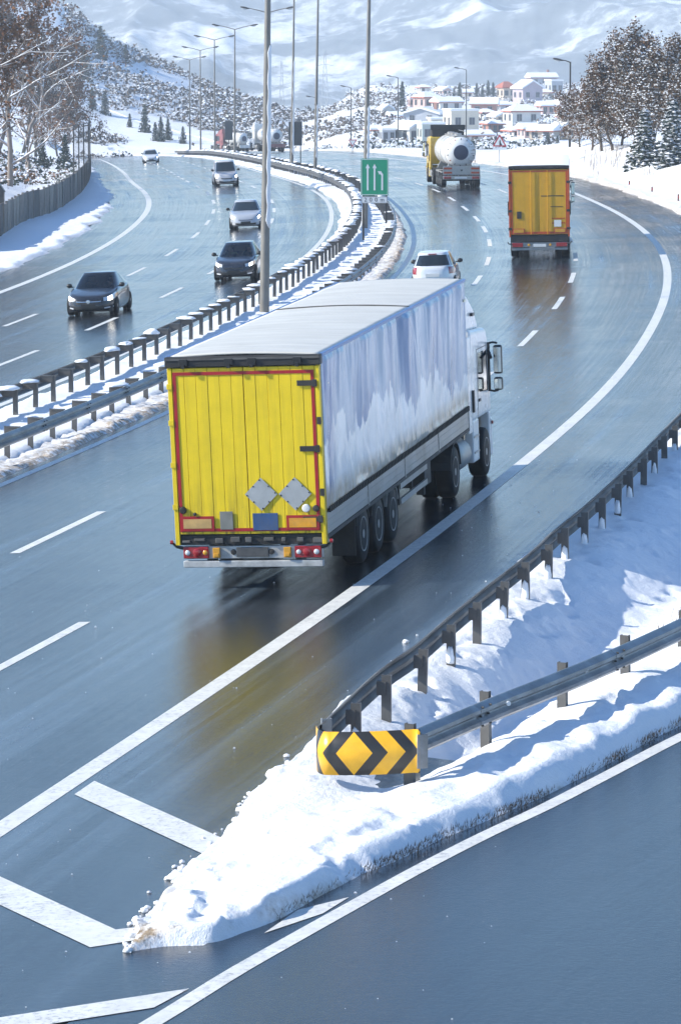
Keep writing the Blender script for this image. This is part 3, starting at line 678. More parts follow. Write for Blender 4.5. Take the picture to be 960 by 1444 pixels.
# ================================================================== lamp posts
def s_at_px(px, u0, s0, s1):
    ss = np.arange(s0, s1, .25); x, y = road_pt(ss, u0 + (lshift(ss) * .5)); z = g(x, y)
    zz = z - CAM_H; dd = y * CP - zz * SP; p = 480 + F_PX * x / dd
    i = int(np.abs(p - px).argmin()); return float(x[i]), float(y[i]), float(z[i]), float(ss[i])
def head_mesh():
    mm = MB(); prof = [(-.36, .02), (-.30, .09), (-.1, .13), (.15, .12), (.34, .06), (.38, .02)]
    mm.lathe(prof, (0, 0, 0), 'X', 12); me = mm.mesh('lamp_head', M_DARK, True)
    for v in me.vertices: v.co.z *= .62
    return me
HEAD_ME = head_mesh()
GLASS_ME = MB().lathe([(-.22, .03), (-.15, .09), (.1, .10), (.2, .04)], (0, 0, -.045), 'X', 10).mesh('lamp_glass', simple('lamp glass', (.5, .52, .52), .15), True)
def lamp_post(label, base, H, r0, r1, arms, armlen, lean=0.0, yaw=0.0, snow=None, group=None, mat=M_POLE):
    root = thing('street_lamp', label, 'street lamp', base, 0, group)
    n = 12; ps = [(lean * H * (i / n), 0, H * i / n) for i in range(n + 1)]
    MB().tube(ps, [r0 + (r1 - r0) * i / n for i in range(n + 1)], 14).build('pole', mat, root, auto=60)
    MB().b2((-r0 * 2, -r0 * 2, -.3), (r0 * 2, r0 * 2, .03)).build('base_plate', M_STEEL, root, bevel=.01)
    for sg in arms:
        tip = Vector((lean * H + sg * armlen * math.cos(yaw), sg * armlen * math.sin(yaw), H + armlen * .22))
        st_ = Vector((lean * H, 0, H - .05)); mid = st_.lerp(tip, .5) + Vector((0, 0, .03))
        MB().tube([st_, mid, tip], [r1 * .8, r1 * .65, r1 * .55], 8).build('arm', mat, root, auto=60)
        h = place(HEAD_ME, 'lamp_head', root, tip + Vector((sg * .3 * math.cos(yaw), sg * .3 * math.sin(yaw), .03)), (0, -.2 * sg, yaw + (0 if sg > 0 else math.pi) * 0), (1.15, 1.15, 1.15))
        place(GLASS_ME, 'lamp_glass', h)
    if snow:
        z0, z1 = snow; mm = MB(); k = 24; vs = []
        for i in range(k + 1):
            z = z0 + (z1 - z0) * i / k; r = (r0 + (r1 - r0) * z / H) + .012 + .006 * math.sin(i * 2.3); w = .72 + .16 * math.sin(i * 1.7) + (.0 if 0 < i < k else -.5)
            for a in np.linspace(-w - .15, w - .15, 7): vs.append((lean * z + r * math.cos(a - .45), r * math.sin(a - .45), z))
        mm.add(vs, [(i * 7 + j, i * 7 + j + 1, (i + 1) * 7 + j + 1, (i + 1) * 7 + j) for i in range(k) for j in range(6)]); so = mm.build('snow_strip', M_SNOWCAP, root, smooth=True)
        so.modifiers.new('thick', 'SOLIDIFY').thickness = .02
    return root
G1 = 'two-armed lamp posts along the median'
U_M = -6.35
for (px, s0, s1, lab, snow, lean, r0) in [
        (372, 60, 150, 'thick tall lamp post rising behind the big lorry roof, its head out of view', (3.1, 9.4), .014, .17),
        (517, 150, 215, 'tall lamp post directly behind the green arrow sign', (3.2, 6.3), .018, .15),
        (470, 215, 300, 'tall lamp post on the median left of the green arrow sign, head out of view', (1.6, 5.5), .018, .13),
        (411, 215, 330, 'tall lamp post beside the dark board on the median', (1.5, 9.0), .016, .13),
        (376, 215, 360, 'two-armed lamp post half hidden behind the thick near post', None, .008, .13),
        (331, 215, 400, 'two-armed lamp post with the highest visible pair of heads', None, .004, .13),
        (303, 215, 440, 'two-armed lamp post second from the highest heads, counting leftwards', None, .0, .13),
        (283, 215, 480, 'two-armed lamp post third from the highest heads, counting leftwards', None, .0, .13),
        (268, 215, 520, 'lowest and leftmost two-armed lamp post at the end of the median', None, .0, .13)]:
    x, y, z, s = s_at_px(px, U_M, s_of_y(60) if s0 == 60 else s_of_y(min(s0, 115) if s0 == 150 else s0), s_of_y(s1 if s0 != 150 else 150))
    lamp_post(lab, (x, y, z + .02), 13.8 if px < 400 and px != 372 else 14.0, r0, r0 * .5, (-1, 1), 1.75, lean, -.12, snow, G1)
for (px, py, hy, lab) in [(445, 208, 133, 'small single-armed lamp post on the far right verge, left of the yield sign'), (495, 212, 124, 'single-armed lamp post rising behind the red-bordered yield sign'),
        (561, 209, 110, 'single-armed lamp post left of the tanker lorry, in front of village houses'), (657, 207, 99, 'single-armed lamp post rising directly behind the tanker lorry'),
        (803, 208, 88, 'single-armed lamp post among the first trees on the right')]:
    b = on_land(px, py, 200, 460); H = (py - hy) / F_PX * b.y * 1.0
    lamp_post(lab, tuple(b), H, .10, .06, (-1,), .9 * H / 9, .0 if px > 500 else .0, 0, None, 'single-armed lamp posts', M_DARK)
b = on_land(101, 43, 480, 800); lamp_post('tiny lamp post on the crest of the left hill', tuple(b), 5.2, .07, .05, (-1,), .8, 0, 0, None, None, M_DARK)

# ================================================================== signs
M_GREEN = simple('green sheeting', (.006, .31, .16), .38, 0, .08, 2)
M_SIGNW = simple('white sheeting', (.78, .79, .78), .38, 0, .05, 3)
def text_mesh(txt, size, mat, depth=.004, spacing=1.0):
    cu = bpy.data.curves.new('letters', 'FONT'); cu.body = txt; cu.size = size; cu.extrude = depth; cu.align_x = 'CENTER'; cu.align_y = 'CENTER'; cu.space_character = spacing
    ob = bpy.data.objects.new('letters', cu); COL.objects.link(ob); dg = bpy.context.evaluated_depsgraph_get(); me = bpy.data.meshes.new_from_object(ob.evaluated_get(dg))
    bpy.data.objects.remove(ob); me.materials.clear(); me.materials.append(mat); return me
def rrect(w, h, r, n=5):
    P = []
    for (cx, cy, a0) in ((w / 2 - r, h / 2 - r, 0), (-w / 2 + r, h / 2 - r, 90), (-w / 2 + r, -h / 2 + r, 180), (w / 2 - r, -h / 2 + r, 270)):
        for i in range(n + 1): a = R(a0 + 90 * i / n); P.append((cx + r * math.cos(a), cy + r * math.sin(a)))
    return P
def ring(outer, inner, y0, y1):
    n = len(outer); mm = MB(); vs = [(p[0], y0, p[1]) for p in outer] + [(p[0], y0, p[1]) for p in inner] + [(p[0], y1, p[1]) for p in outer] + [(p[0], y1, p[1]) for p in inner]; fs = []
    for i in range(n):
        j = (i + 1) % n; fs += [(i, j, n + j, n + i), (2 * n + i, 3 * n + i, 3 * n + j, 2 * n + j), (i, 2 * n + i, 2 * n + j, j), (n + i, n + j, 3 * n + j, 3 * n + i)]
    return mm.add(vs, fs)
x, y = on_road(528, 337, .15); zb = float(g(x, y)); k_ = y / F_PX * 1.005
pz = lambda py: CAM_H - math.tan(PITCH + math.atan((py - 722) / F_PX)) * y - zb
root = thing('direction_sign', 'green lane arrow sign with a distance plate on two posts', 'road sign', (x, y, zb)); 
wS, zt_, zb_ = 39 * k_, pz(223), pz(275); hS = zt_ - zb_; zc = (zt_ + zb_) / 2
pn = MB().prism(rrect(wS, hS, .06), 'Y', -.02, .02).build('panel', M_GREEN, root); pn.location = (0, -.05, zc)
ring(rrect(wS - .05, hS - .05, .05), rrect(wS - .10, hS - .10, .035), -.026, -.021).build('white_border', M_SIGNW, pn)
def arrow_up(cx, z0, z1, w, hw, hl):
    return MB().prism([(cx - w / 2, z0), (cx + w / 2, z0), (cx + w / 2, z1 - hl), (cx + hw / 2, z1 - hl), (cx, z1), (cx - hw / 2, z1 - hl), (cx - w / 2, z1 - hl)], 'Y', -.027, -.021)
for cx in (-.25 * wS, -.005 * wS): arrow_up(cx, -.36 * hS, .36 * hS, .062 * wS, .155 * wS, .12 * hS).build('arrow', M_SIGNW, pn)
cx = .27 * wS; w = .062 * wS
MB().prism([(cx - w / 2, -.36 * hS), (cx + w / 2, -.36 * hS), (cx + w / 2, .08 * hS), (cx - w * .8, .155 * hS), (cx - w * 1.5, .10 * hS), (cx - w / 2, .04 * hS)], 'Y', -.027, -.021).build('arrow', M_SIGNW, pn)
MB().prism([(cx - .16 * wS, .16 * hS), (cx - .02 * wS, .155 * hS), (cx - .10 * wS, .06 * hS)], 'Y', -.0275, -.0211).build('arrow', M_SIGNW, pn)
hP = pz(276.5) - pz(286); pp = MB().prism(rrect(wS * .93, hP, .03), 'Y', -.015, .015).build('distance_plate', M_SIGNW, root); pp.location = (-.02, -.05, (pz(276.5) + pz(286)) / 2)
ring(rrect(wS * .93 - .02, hP - .02, .02), rrect(wS * .93 - .045, hP - .045, .015), -.019, -.016).build('border', M_BLACK, pp)
t = place(text_mesh('2 0 0 m', hP * .85, M_BLACK, .002, 1.15), 'lettering', pp, (0, -.018, 0), (math.pi / 2, 0, 0))
for cx in (-.40 * wS, .42 * wS): MB().b2((cx - .045, -.03, -.3), (cx + .045, .05, pz(230))).build('post', M_DARK, root, bevel=.01)

def tri(w, r=.05, up=True):
    h = w * .866; P = [(-w / 2, -h / 3), (w / 2, -h / 3), (0, 2 * h / 3)]; Q = []
    for i in range(3):
        a, b, c_ = Vector(P[i - 1]), Vector(P[i]), Vector(P[(i + 1) % 3])
        for t_ in (0, .33, .66, 1): p = (b + (a - b).normalized() * r).lerp(b + (c_ - b).normalized() * r, t_); p = p.lerp(b, .35 * (1 - abs(2 * t_ - 1))); Q.append((p.x, p.y * (1 if up else -1)))
    return Q
b = on_land(704, 238, 120, 330); k_ = b.y / F_PX
root = thing('warning_sign', 'red-bordered triangular warning sign with white plate on the right verge', 'road sign', tuple(b))
zc = (238 - 200.5) * k_; w = 20.5 * k_
pn = MB().prism(tri(w, .08), 'Y', -.012, .012).build('panel', M_RED, root); pn.location = (0, -.04, zc)
MB().prism(tri(w * .70, .04), 'Y', -.019, -.013).build('white_field', M_SIGNW, pn)
MB().prism([(-.02 * w, -.20 * w), (.07 * w, -.20 * w), (.16 * w, -.20 * w), (.16 * w, -.14 * w), (.08 * w, -.04 * w), (.07 * w, .08 * w), (.03 * w, .20 * w), (-.02 * w, .08 * w)], 'Y', -.025, -.020).build('symbol', M_BLACK, pn)
pl_ = MB().prism(rrect(w * .95, w * .17, .01), 'Y', -.01, .01).build('supplementary_plate', M_SIGNW, root); pl_.location = (0, -.04, zc - w * .43)
MB().tube([(0, 0, -.4), (0, 0, zc + w * .3)], .035, 8).build('post', M_STEEL, root)
x, y = road_pt(s_of_y(300), 11.5); b = on_land(497, 219, 200, 420); k_ = b.y / F_PX
root = thing('yield_sign', 'faded red-bordered yield triangle on the far verge', 'road sign', tuple(b)); w = 12.5 * k_; zc = (219 - 200) * k_
pn = MB().prism(tri(w, .05, False), 'Y', -.012, .012).build('panel', M_RED, root); pn.location = (0, -.05, zc)
MB().prism(tri(w * .68, .03, False), 'Y', -.018, -.013).build('white_field', M_SIGNW, pn); MB().tube([(0, 0, -.3), (0, 0, zc)], .04, 8).build('post', M_STEEL, root)
M_BOARD = simple('grey board back', (.10, .105, .11), .5, .3, .15, 3)
def back_board(px0, px1, py0, py1, pyb, lab, s_hint, legs):
    cxp = (px0 + px1) / 2; x, y, z, s = s_at_px(cxp, U_M + .3, s_of_y(s_hint[0]), s_of_y(s_hint[1])); k_ = y / F_PX
    zz = lambda py: CAM_H - math.tan(PITCH + math.atan((py - 722) / F_PX)) * y - z
    rt = thing('matrix_board', lab, 'road sign', (x, y + .4, z)); ww = (px1 - px0) * k_
    bo = MB().b2((-ww / 2, -.06, zz(py1)), (ww / 2, .06, zz(py0))).build('board', M_BOARD, rt, bevel=.02)
    for i in range(1, 7): t_ = zz(py1) + (zz(py0) - zz(py1)) * i / 7; MB().b2((-ww / 2 + .03, -.085, t_ - .02), (ww / 2 - .03, -.062, t_ + .02)).build('rib', M_STEELD, bo)
    for cx in legs: MB().b2((cx * ww - .04, -.04, -.3), (cx * ww + .04, .04, zz(py1) + .1)).build('post', M_DARK, rt)
back_board(407, 426, 171, 205, 222, 'dark ribbed board on two posts beside a lamp post on the median', (215, 330), (-.38, .38))
back_board(317, 328, 170, 197, 209, 'small dark board at the far end of the median, above a red lorry cab', (300, 420), (0,))

# ================================================================== fences on the left, marker posts on the right
M_CONC = [simple('panel %d' % i, c_, .8, 0, .22, 2.5, .3, dirt=((.07, .065, .06), .55)) for i, c_ in enumerate([(.19, .17, .15), (.30, .265, .22), (.12, .11, .10), (.24, .205, .17)])]
FB = [on_road(*p, dz=.22) for p in [(-40, 352), (0, 331), (32, 311), (75, 296), (107, 275), (122, 258), (128, 240)]]
fp = catmull(np.array(FB), .2); L = np.concatenate([[0], np.cumsum(np.linalg.norm(np.diff(fp, axis=0), axis=1))])
x0, y0 = fp[0]; root = thing('panel_fence', 'low grey panel fence along the left verge under the trees', 'fence', (x0, y0, float(g(x0, y0)))); o3 = Vector(root.location)
PW = 2.3; nP = int(L[-1] / PW)
for i in range(nP):
    a = i * PW; xa, ya = np.interp(a, L, fp[:, 0]), np.interp(a, L, fp[:, 1]); xb, yb = np.interp(a + PW, L, fp[:, 0]), np.interp(a + PW, L, fp[:, 1])
    ang = math.atan2(yb - ya, xb - xa); z = float(g((xa + xb) / 2, (ya + yb) / 2)) + .15
    po = MB().b2((0, -.03, -.3), (PW - .14, .03, 1.62 + rnd.uniform(-.05, .05))).b2((.0, -.045, .45), (PW - .14, -.031, .50)).b2((.0, -.045, 1.1), (PW - .14, -.031, 1.15)).build('panel', M_CONC[rnd.randrange(4)], root)
    po.location = (xa - o3.x, ya - o3.y, z - o3.z); po.rotation_euler = (rnd.gauss(0, .02), rnd.gauss(0, .008), ang)
    q = MB().box((0, 0, .7), (.13, .13, 2.0)).build('post', M_CONC[i % 4], root); q.location = (xa - .07 * math.cos(ang) - o3.x, ya - .07 * math.sin(ang) - o3.y, z - o3.z); q.rotation_euler = (0, 0, ang)
def mesh_fence_mat():
    k = NT('wire mesh'); v = k.coord('UV'); 
    def bars(axis):
        s = k.n('ShaderNodeSeparateXYZ'); k.l(v, s.inputs[0]); f = k.math('FRACT', k.math('MULTIPLY', s.outputs[axis], 9)); return k.math('LESS_THAN', f, .17)
    a = k.math('MAXIMUM', bars(0), bars(1)); k.set(Base_Color=(.05, .05, .05), Roughness=.6, Alpha=a); return k.m
M_MESH = mesh_fence_mat()
bA = Vector((*on_road(103, 240, .3), 0)); bB = Vector((*on_road(126, 236, .3), 0))
bA = at_depth(104, 236, 238); bB = at_depth(125, 228, 246); bC = at_depth(127, 228, 258)
root = thing('mesh_fence', 'tall dark wire mesh fence behind the panel fence', 'fence', (bA.x, bA.y, float(land(bA.x, bA.y)))); o3 = Vector(root.location)
seq = [bA, bA.lerp(bB, .34), bA.lerp(bB, .67), bB, bC]
for i, p in enumerate(seq):
    MB().tube([(p.x - o3.x, p.y - o3.y, -.5), (p.x - o3.x, p.y - o3.y, 4.6)], .055, 8).build('post', M_DARK, root)
    if i:
        a = seq[i - 1]; ln = (p - a).length; mm = MB(); mm.add([(a.x - o3.x, a.y - o3.y, .2), (p.x - o3.x, p.y - o3.y, .2), (p.x - o3.x, p.y - o3.y, 4.55), (a.x - o3.x, a.y - o3.y, 4.55)], [(0, 1, 2, 3)])
        mm.uv = (np.array([0, ln, ln, 0]), np.array([0, 0, 4.35, 4.35])); mm.build('mesh_panel', M_MESH, root, fix=False)
        MB().tube([(a.x - o3.x, a.y - o3.y, 4.57), (p.x - o3.x, p.y - o3.y, 4.57)], .04, 6).build('rail', M_DARK, root)
M_MARK = simple('brown marker', (.16, .075, .05), .7, 0, .2, 8)
for (px, py, h, lab) in [(818, 255, .5, 'farthest and smallest brown marker post on the right verge'), (887, 271, .72, 'second farthest brown marker post on the right snow verge'),
        (919, 280, .72, 'second nearest brown marker post on the right snow verge'), (956, 294, .8, 'nearest brown marker post at the right edge of the picture')]:
    b = on_land(px, py, 110, 330); rt = thing('marker_post', lab, 'marker post', tuple(b), rnd.random(), 'brown marker posts on the right verge')
    MB().b2((-.045, -.03, -.3), (.045, .03, h)).build('post', M_MARK, rt, bevel=.008); MB().b2((-.047, -.034, h * .72), (.047, -.0302, h * .85)).build('reflector', M_RED, rt)
b = on_land(1, 287, 120, 260); rt = thing('utility_hut', 'dark gabled utility box at the left picture edge behind the fence', 'hut', tuple(b))
MB().prism([(-.55, 0), (.22, 0), (.22, .75), (-.1, 1.25), (-.55, .9)], 'Y', -.3, .3).build('body', M_DARK, rt); MB().prism([(-.14, 1.27), (.27, .72), (.27, .79), (-.1, 1.36), (-.62, .95), (-.62, .89)], 'Y', -.36, .36).build('roof', M_BLACK, rt)

# ================================================================== vehicles
M_TYRE = simple('wet tyre rubber', (.008, .008, .009), .6, 0, .3, 7, .15, dirt=((.022, .02, .018), .3), spec=.2)
M_RIM = simple('dirty rim', (.34, .34, .34), .35, .5, .25, 6, dirt=((.10, .085, .07), .45))
M_ALLOY = simple('alloy rim', (.42, .43, .44), .32, .7, .15, 6, dirt=((.08, .07, .06), .4))
M_CHAS = simple('chassis black', (.02, .02, .021), .6, 0, .3, 4, dirt=((.07, .06, .05), .4))
M_ALU = simple('dirty aluminium', (.40, .39, .37), .4, .45, .15, 2.2, .05, dirt=((.20, .165, .12), .45))
M_LAMP_R = simple('red lamp lens', (.30, .008, .012), .15, 0, .15, 9, coat=.5)
M_LAMP_W = simple('clear lamp lens', (.62, .64, .66), .08, .1, .1, 9, coat=.8)
def lit(name, col, s):
    k = NT(name); k.set(Base_Color=col, Roughness=.2, Emission_Color=col, Emission_Strength=s); return k.m
M_BEAM = lit('lit headlamp', (1.0, .93, .80), 6.0)
M_LAMP_O = simple('amber lamp', (.62, .30, .02), .2, 0, .1, 9, coat=.5)
M_GLASSD = simple('dark window glass', (.012, .018, .021), .05, 0, .1, 3, coat=.6)
M_CHROME = simple('bright trim', (.55, .56, .57), .18, .9, .1, 5)
M_MIRROR = simple('mirror', (.62, .70, .70), .06, 1.0, .03, 2)
def wheel_meshes(r, w, rim, rim_mat, spokes=0, flat=False):
    ty = MB().lathe([(-w / 2, rim), (-w / 2, r * .90), (-w / 2 + .03, r * .975), (-w * .25, r), (w * .25, r), (w / 2 - .03, r * .975), (w / 2, r * .90), (w / 2, rim)], (0, 0, 0), 'X', 32)
    tm = ty.mesh('wheel', M_TYRE); 
    bm = bmesh.new(); bm.from_mesh(tm); bmesh.ops.recalc_face_normals(bm, faces=bm.faces); bm.to_mesh(tm); bm.free(); tm.polygons.foreach_set('use_smooth', [True] * len(tm.polygons)); tm.set_sharp_from_angle(angle=R(50))
    rmb = MB().lathe([(w / 2 - .10, .03), (w / 2 - .10, rim * .72), (w / 2 - .03, rim * .86), (w / 2 + .004, rim * .97), (w / 2 + .006, rim * 1.03), (w / 2 - .03, rim * 1.03)], (0, 0, 0), 'X', 24)
    hub = MB().lathe([(w / 2 - .11, rim * .42), (w / 2 - .03, rim * .38), (w / 2 + .0, rim * .26), (w / 2 + .004, .02)], (0, 0, 0), 'X', 16)
    for k in range(spokes or 10):
        a = 2 * math.pi * k / (spokes or 10)
        if spokes: hub.box((w / 2 - .04, math.cos(a) * rim * .55, math.sin(a) * rim * .55), (.03, rim * .75, rim * .17), 0, Matrix.Rotation(a, 3, 'X'))
        else: hub.box((w / 2 - .09, math.cos(a) * rim * .56, math.sin(a) * rim * .56), (.03, .035, .035), 0, Matrix.Rotation(a, 3, 'X'))
    return tm, rmb.mesh('rim', rim_mat if spokes == 0 else M_BLACK), hub.mesh('hub', rim_mat)
TW = wheel_meshes(.51, .33, .295, M_RIM); CW = wheel_meshes(.325, .215, .235, M_ALLOY, 7)
def put_wheel(parent, me, x, y, z, steer=0.0):
    s = 1 if x > 0 else -1
    o = place(me[0], 'wheel', parent, (x, y, z), (rnd.random() * 0, 0, steer)); 
    place(me[1], 'rim', o, (0, 0, 0), (0, 0, 0 if s > 0 else math.pi)); place(me[2], 'hub', o, (0, 0, 0), (0, 0, 0 if s > 0 else math.pi)); return o

def door_yellow(name, col, grime=.5):
    k = NT(name); v = k.coord('Object'); s = k.n('ShaderNodeSeparateXYZ'); k.l(v, s.inputs[0])
    n = k.noise(v, 2.2, 6, .6); c = k.ramp(n, [(.3, tuple(x * .86 for x in col)), (.7, col)])
    m = k.n('ShaderNodeMapping'); m.inputs['Scale'].default_value = (9, 9, .55); k.l(v, m.inputs['Vector']); st = k.noise(m.outputs[0], 1.0, 6, .7)
    low = k.n('ShaderNodeMapRange'); k.l(s.outputs[2], low.inputs[0]); low.inputs[1].default_value = 2.0; low.inputs[2].default_value = .95
    d = k.math('MULTIPLY', k.ramp(st, [(.45, g1(0)), (.72, g1(1))]), k.math('ADD', k.math('MULTIPLY', low.outputs[0], .75), .16))
    c = k.mix(k.math('MULTIPLY', d, grime * 1.5, True), c, tuple(x * .25 + .02 for x in col))
    sp = k.noise(v, 26, 3, .6); c = k.mix(k.math('MULTIPLY', k.ramp(sp, [(.68, g1(0)), (.74, g1(1))]), k.math('MULTIPLY', low.outputs[0], .7)), c, (.05, .045, .03))
    k.set(Base_Color=c, Roughness=.42); k.bump(n, .08, .01); return k.m
M_YEL = door_yellow('yellow door paint', (.86, .62, .012), .95)
M_YEL2 = door_yellow('orange yellow door paint', (.70, .36, .012), .6)
M_BORD = simple('red reflective tape', (.36, .012, .018), .4, 0, .2, 5, dirt=((.10, .03, .02), .35))
M_BORD2 = simple('orange red reflective tape', (.50, .07, .012), .4, 0, .2, 5, dirt=((.14, .05, .02), .35))
def curtain_mat():
    k = NT('side curtain'); v = k.coord('Object'); s = k.n('ShaderNodeSeparateXYZ'); k.l(v, s.inputs[0])
    def mp(sc): m = k.n('ShaderNodeMapping'); m.inputs['Scale'].default_value = sc; k.l(v, m.inputs['Vector']); return m.outputs[0]
    rag = k.noise(mp((0, 1.15, .22)), 1.0, 3, .6, .4); big = k.noise(mp((0, .30, .05)), 1.0, 2, .5); drip = k.noise(mp((0, 5.5, .45)), 1.0, 5, .75)
    y = s.outputs[1]; z = s.outputs[2]
    fr = k.n('ShaderNodeMapRange'); k.l(y, fr.inputs[0]); fr.inputs[1].default_value = 5.0; fr.inputs[2].default_value = 13.4; fr.inputs[3].default_value = 2.58; fr.inputs[4].default_value = 1.95
    bnd = k.math('ADD', fr.outputs[0], k.math('ADD', k.math('MULTIPLY', k.math('SUBTRACT', rag, .5), 1.9), k.math('ADD', k.math('MULTIPLY', k.math('SUBTRACT', big, .5), 1.0), k.math('MULTIPLY', k.math('SUBTRACT', drip, .5), .8))))
    wh = k.n('ShaderNodeMapRange'); k.l(k.math('SUBTRACT', bnd, z), wh.inputs[0]); wh.inputs[1].default_value = -.01; wh.inputs[2].default_value = .03
    blue = k.mix(k.ramp(k.noise(mp((0, .75, .30)), 1.0, 3, .5), [(.36, g1(0)), (.58, g1(1))]), (.13, .23, .40), (.37, .45, .55))  # darker and paler blue paint fold shade and fold highlights into the colour
    deep = k.n('ShaderNodeMapRange'); k.l(y, deep.inputs[0]); deep.inputs[1].default_value = .95; deep.inputs[2].default_value = .25
    pale = k.ramp(k.noise(mp((0, 1.4, .9)), 1.0, 4, .6, .5), [(.28, (.42, .46, .52)), (.38, (.80, .80, .79)), (.7, (.88, .87, .85))])  # white lower zone paints the snow bank's reflection into the curtain colour
    c = k.mix(wh.outputs[0], blue, pale)
    dp = k.math('MULTIPLY', deep.outputs[0], k.ramp(k.noise(mp((0, 4, .6)), 1.0, 4), [(.40, g1(0)), (.55, g1(1))])); c = k.mix(dp, c, (.05, .11, .30))
    be = k.n('ShaderNodeMapRange'); k.l(z, be.inputs[0]); be.inputs[1].default_value = 1.86; be.inputs[2].default_value = 1.60
    c = k.mix(k.math('MULTIPLY', be.outputs[0], k.ramp(k.noise(mp((0, 4, 2)), 1.0, 5, .7), [(.25, g1(.35)), (.6, g1(.95))])), c, (.46, .36, .23))
    k.set(Base_Color=c, Roughness=.24, Specular_IOR_Level=.6, Coat_Weight=.15, Coat_Roughness=.12); k.bump(k.noise(mp((1, 3, .5)), 1.0, 3, .5), .12, .03); return k.m
M_CURT = curtain_mat()
M_CURT2 = simple('orange side curtain', (.52, .27, .02), .45, 0, .15, 1.2, .1, dirt=((.2, .15, .08), .4))
def roof_mat():
    k = NT('trailer roof'); v = k.coord('Object'); m = k.n('ShaderNodeMapping'); m.inputs['Scale'].default_value = (.5, 5.5, 1); k.l(v, m.inputs['Vector'])
    n = k.noise(v, .9, 5, .6); st = k.noise(m.outputs[0], 1.0, 4, .6); sp = k.noise(v, 13, 3, .6)
    c = k.mix(k.ramp(st, [(.35, g1(0)), (.65, g1(1))]), (.50, .485, .44), (.60, .585, .535)); c = k.mix(k.ramp(n, [(.55, g1(0)), (.8, g1(.5))]), c, (.42, .40, .35)); c = k.mix(k.ramp(sp, [(.72, g1(0)), (.78, g1(.5))]), c, (.35, .33, .30))
    k.set(Base_Color=c, Roughness=.5); k.bump(st, .15, .02); return k.m
M_ROOF = roof_mat()
M_CABW = simple('white cab paint', (.74, .74, .73), .28, 0, .05, 1.5, coat=.4, dirt=((.42, .38, .32), .25))
M_CABY = simple('yellow cab paint', (.62, .42, .04), .3, 0, .06, 1.5, coat=.4, dirt=((.3, .24, .12), .25))
M_CABR = simple('red cab paint', (.26, .08, .08), .35, 0, .06, 1.5, coat=.3)
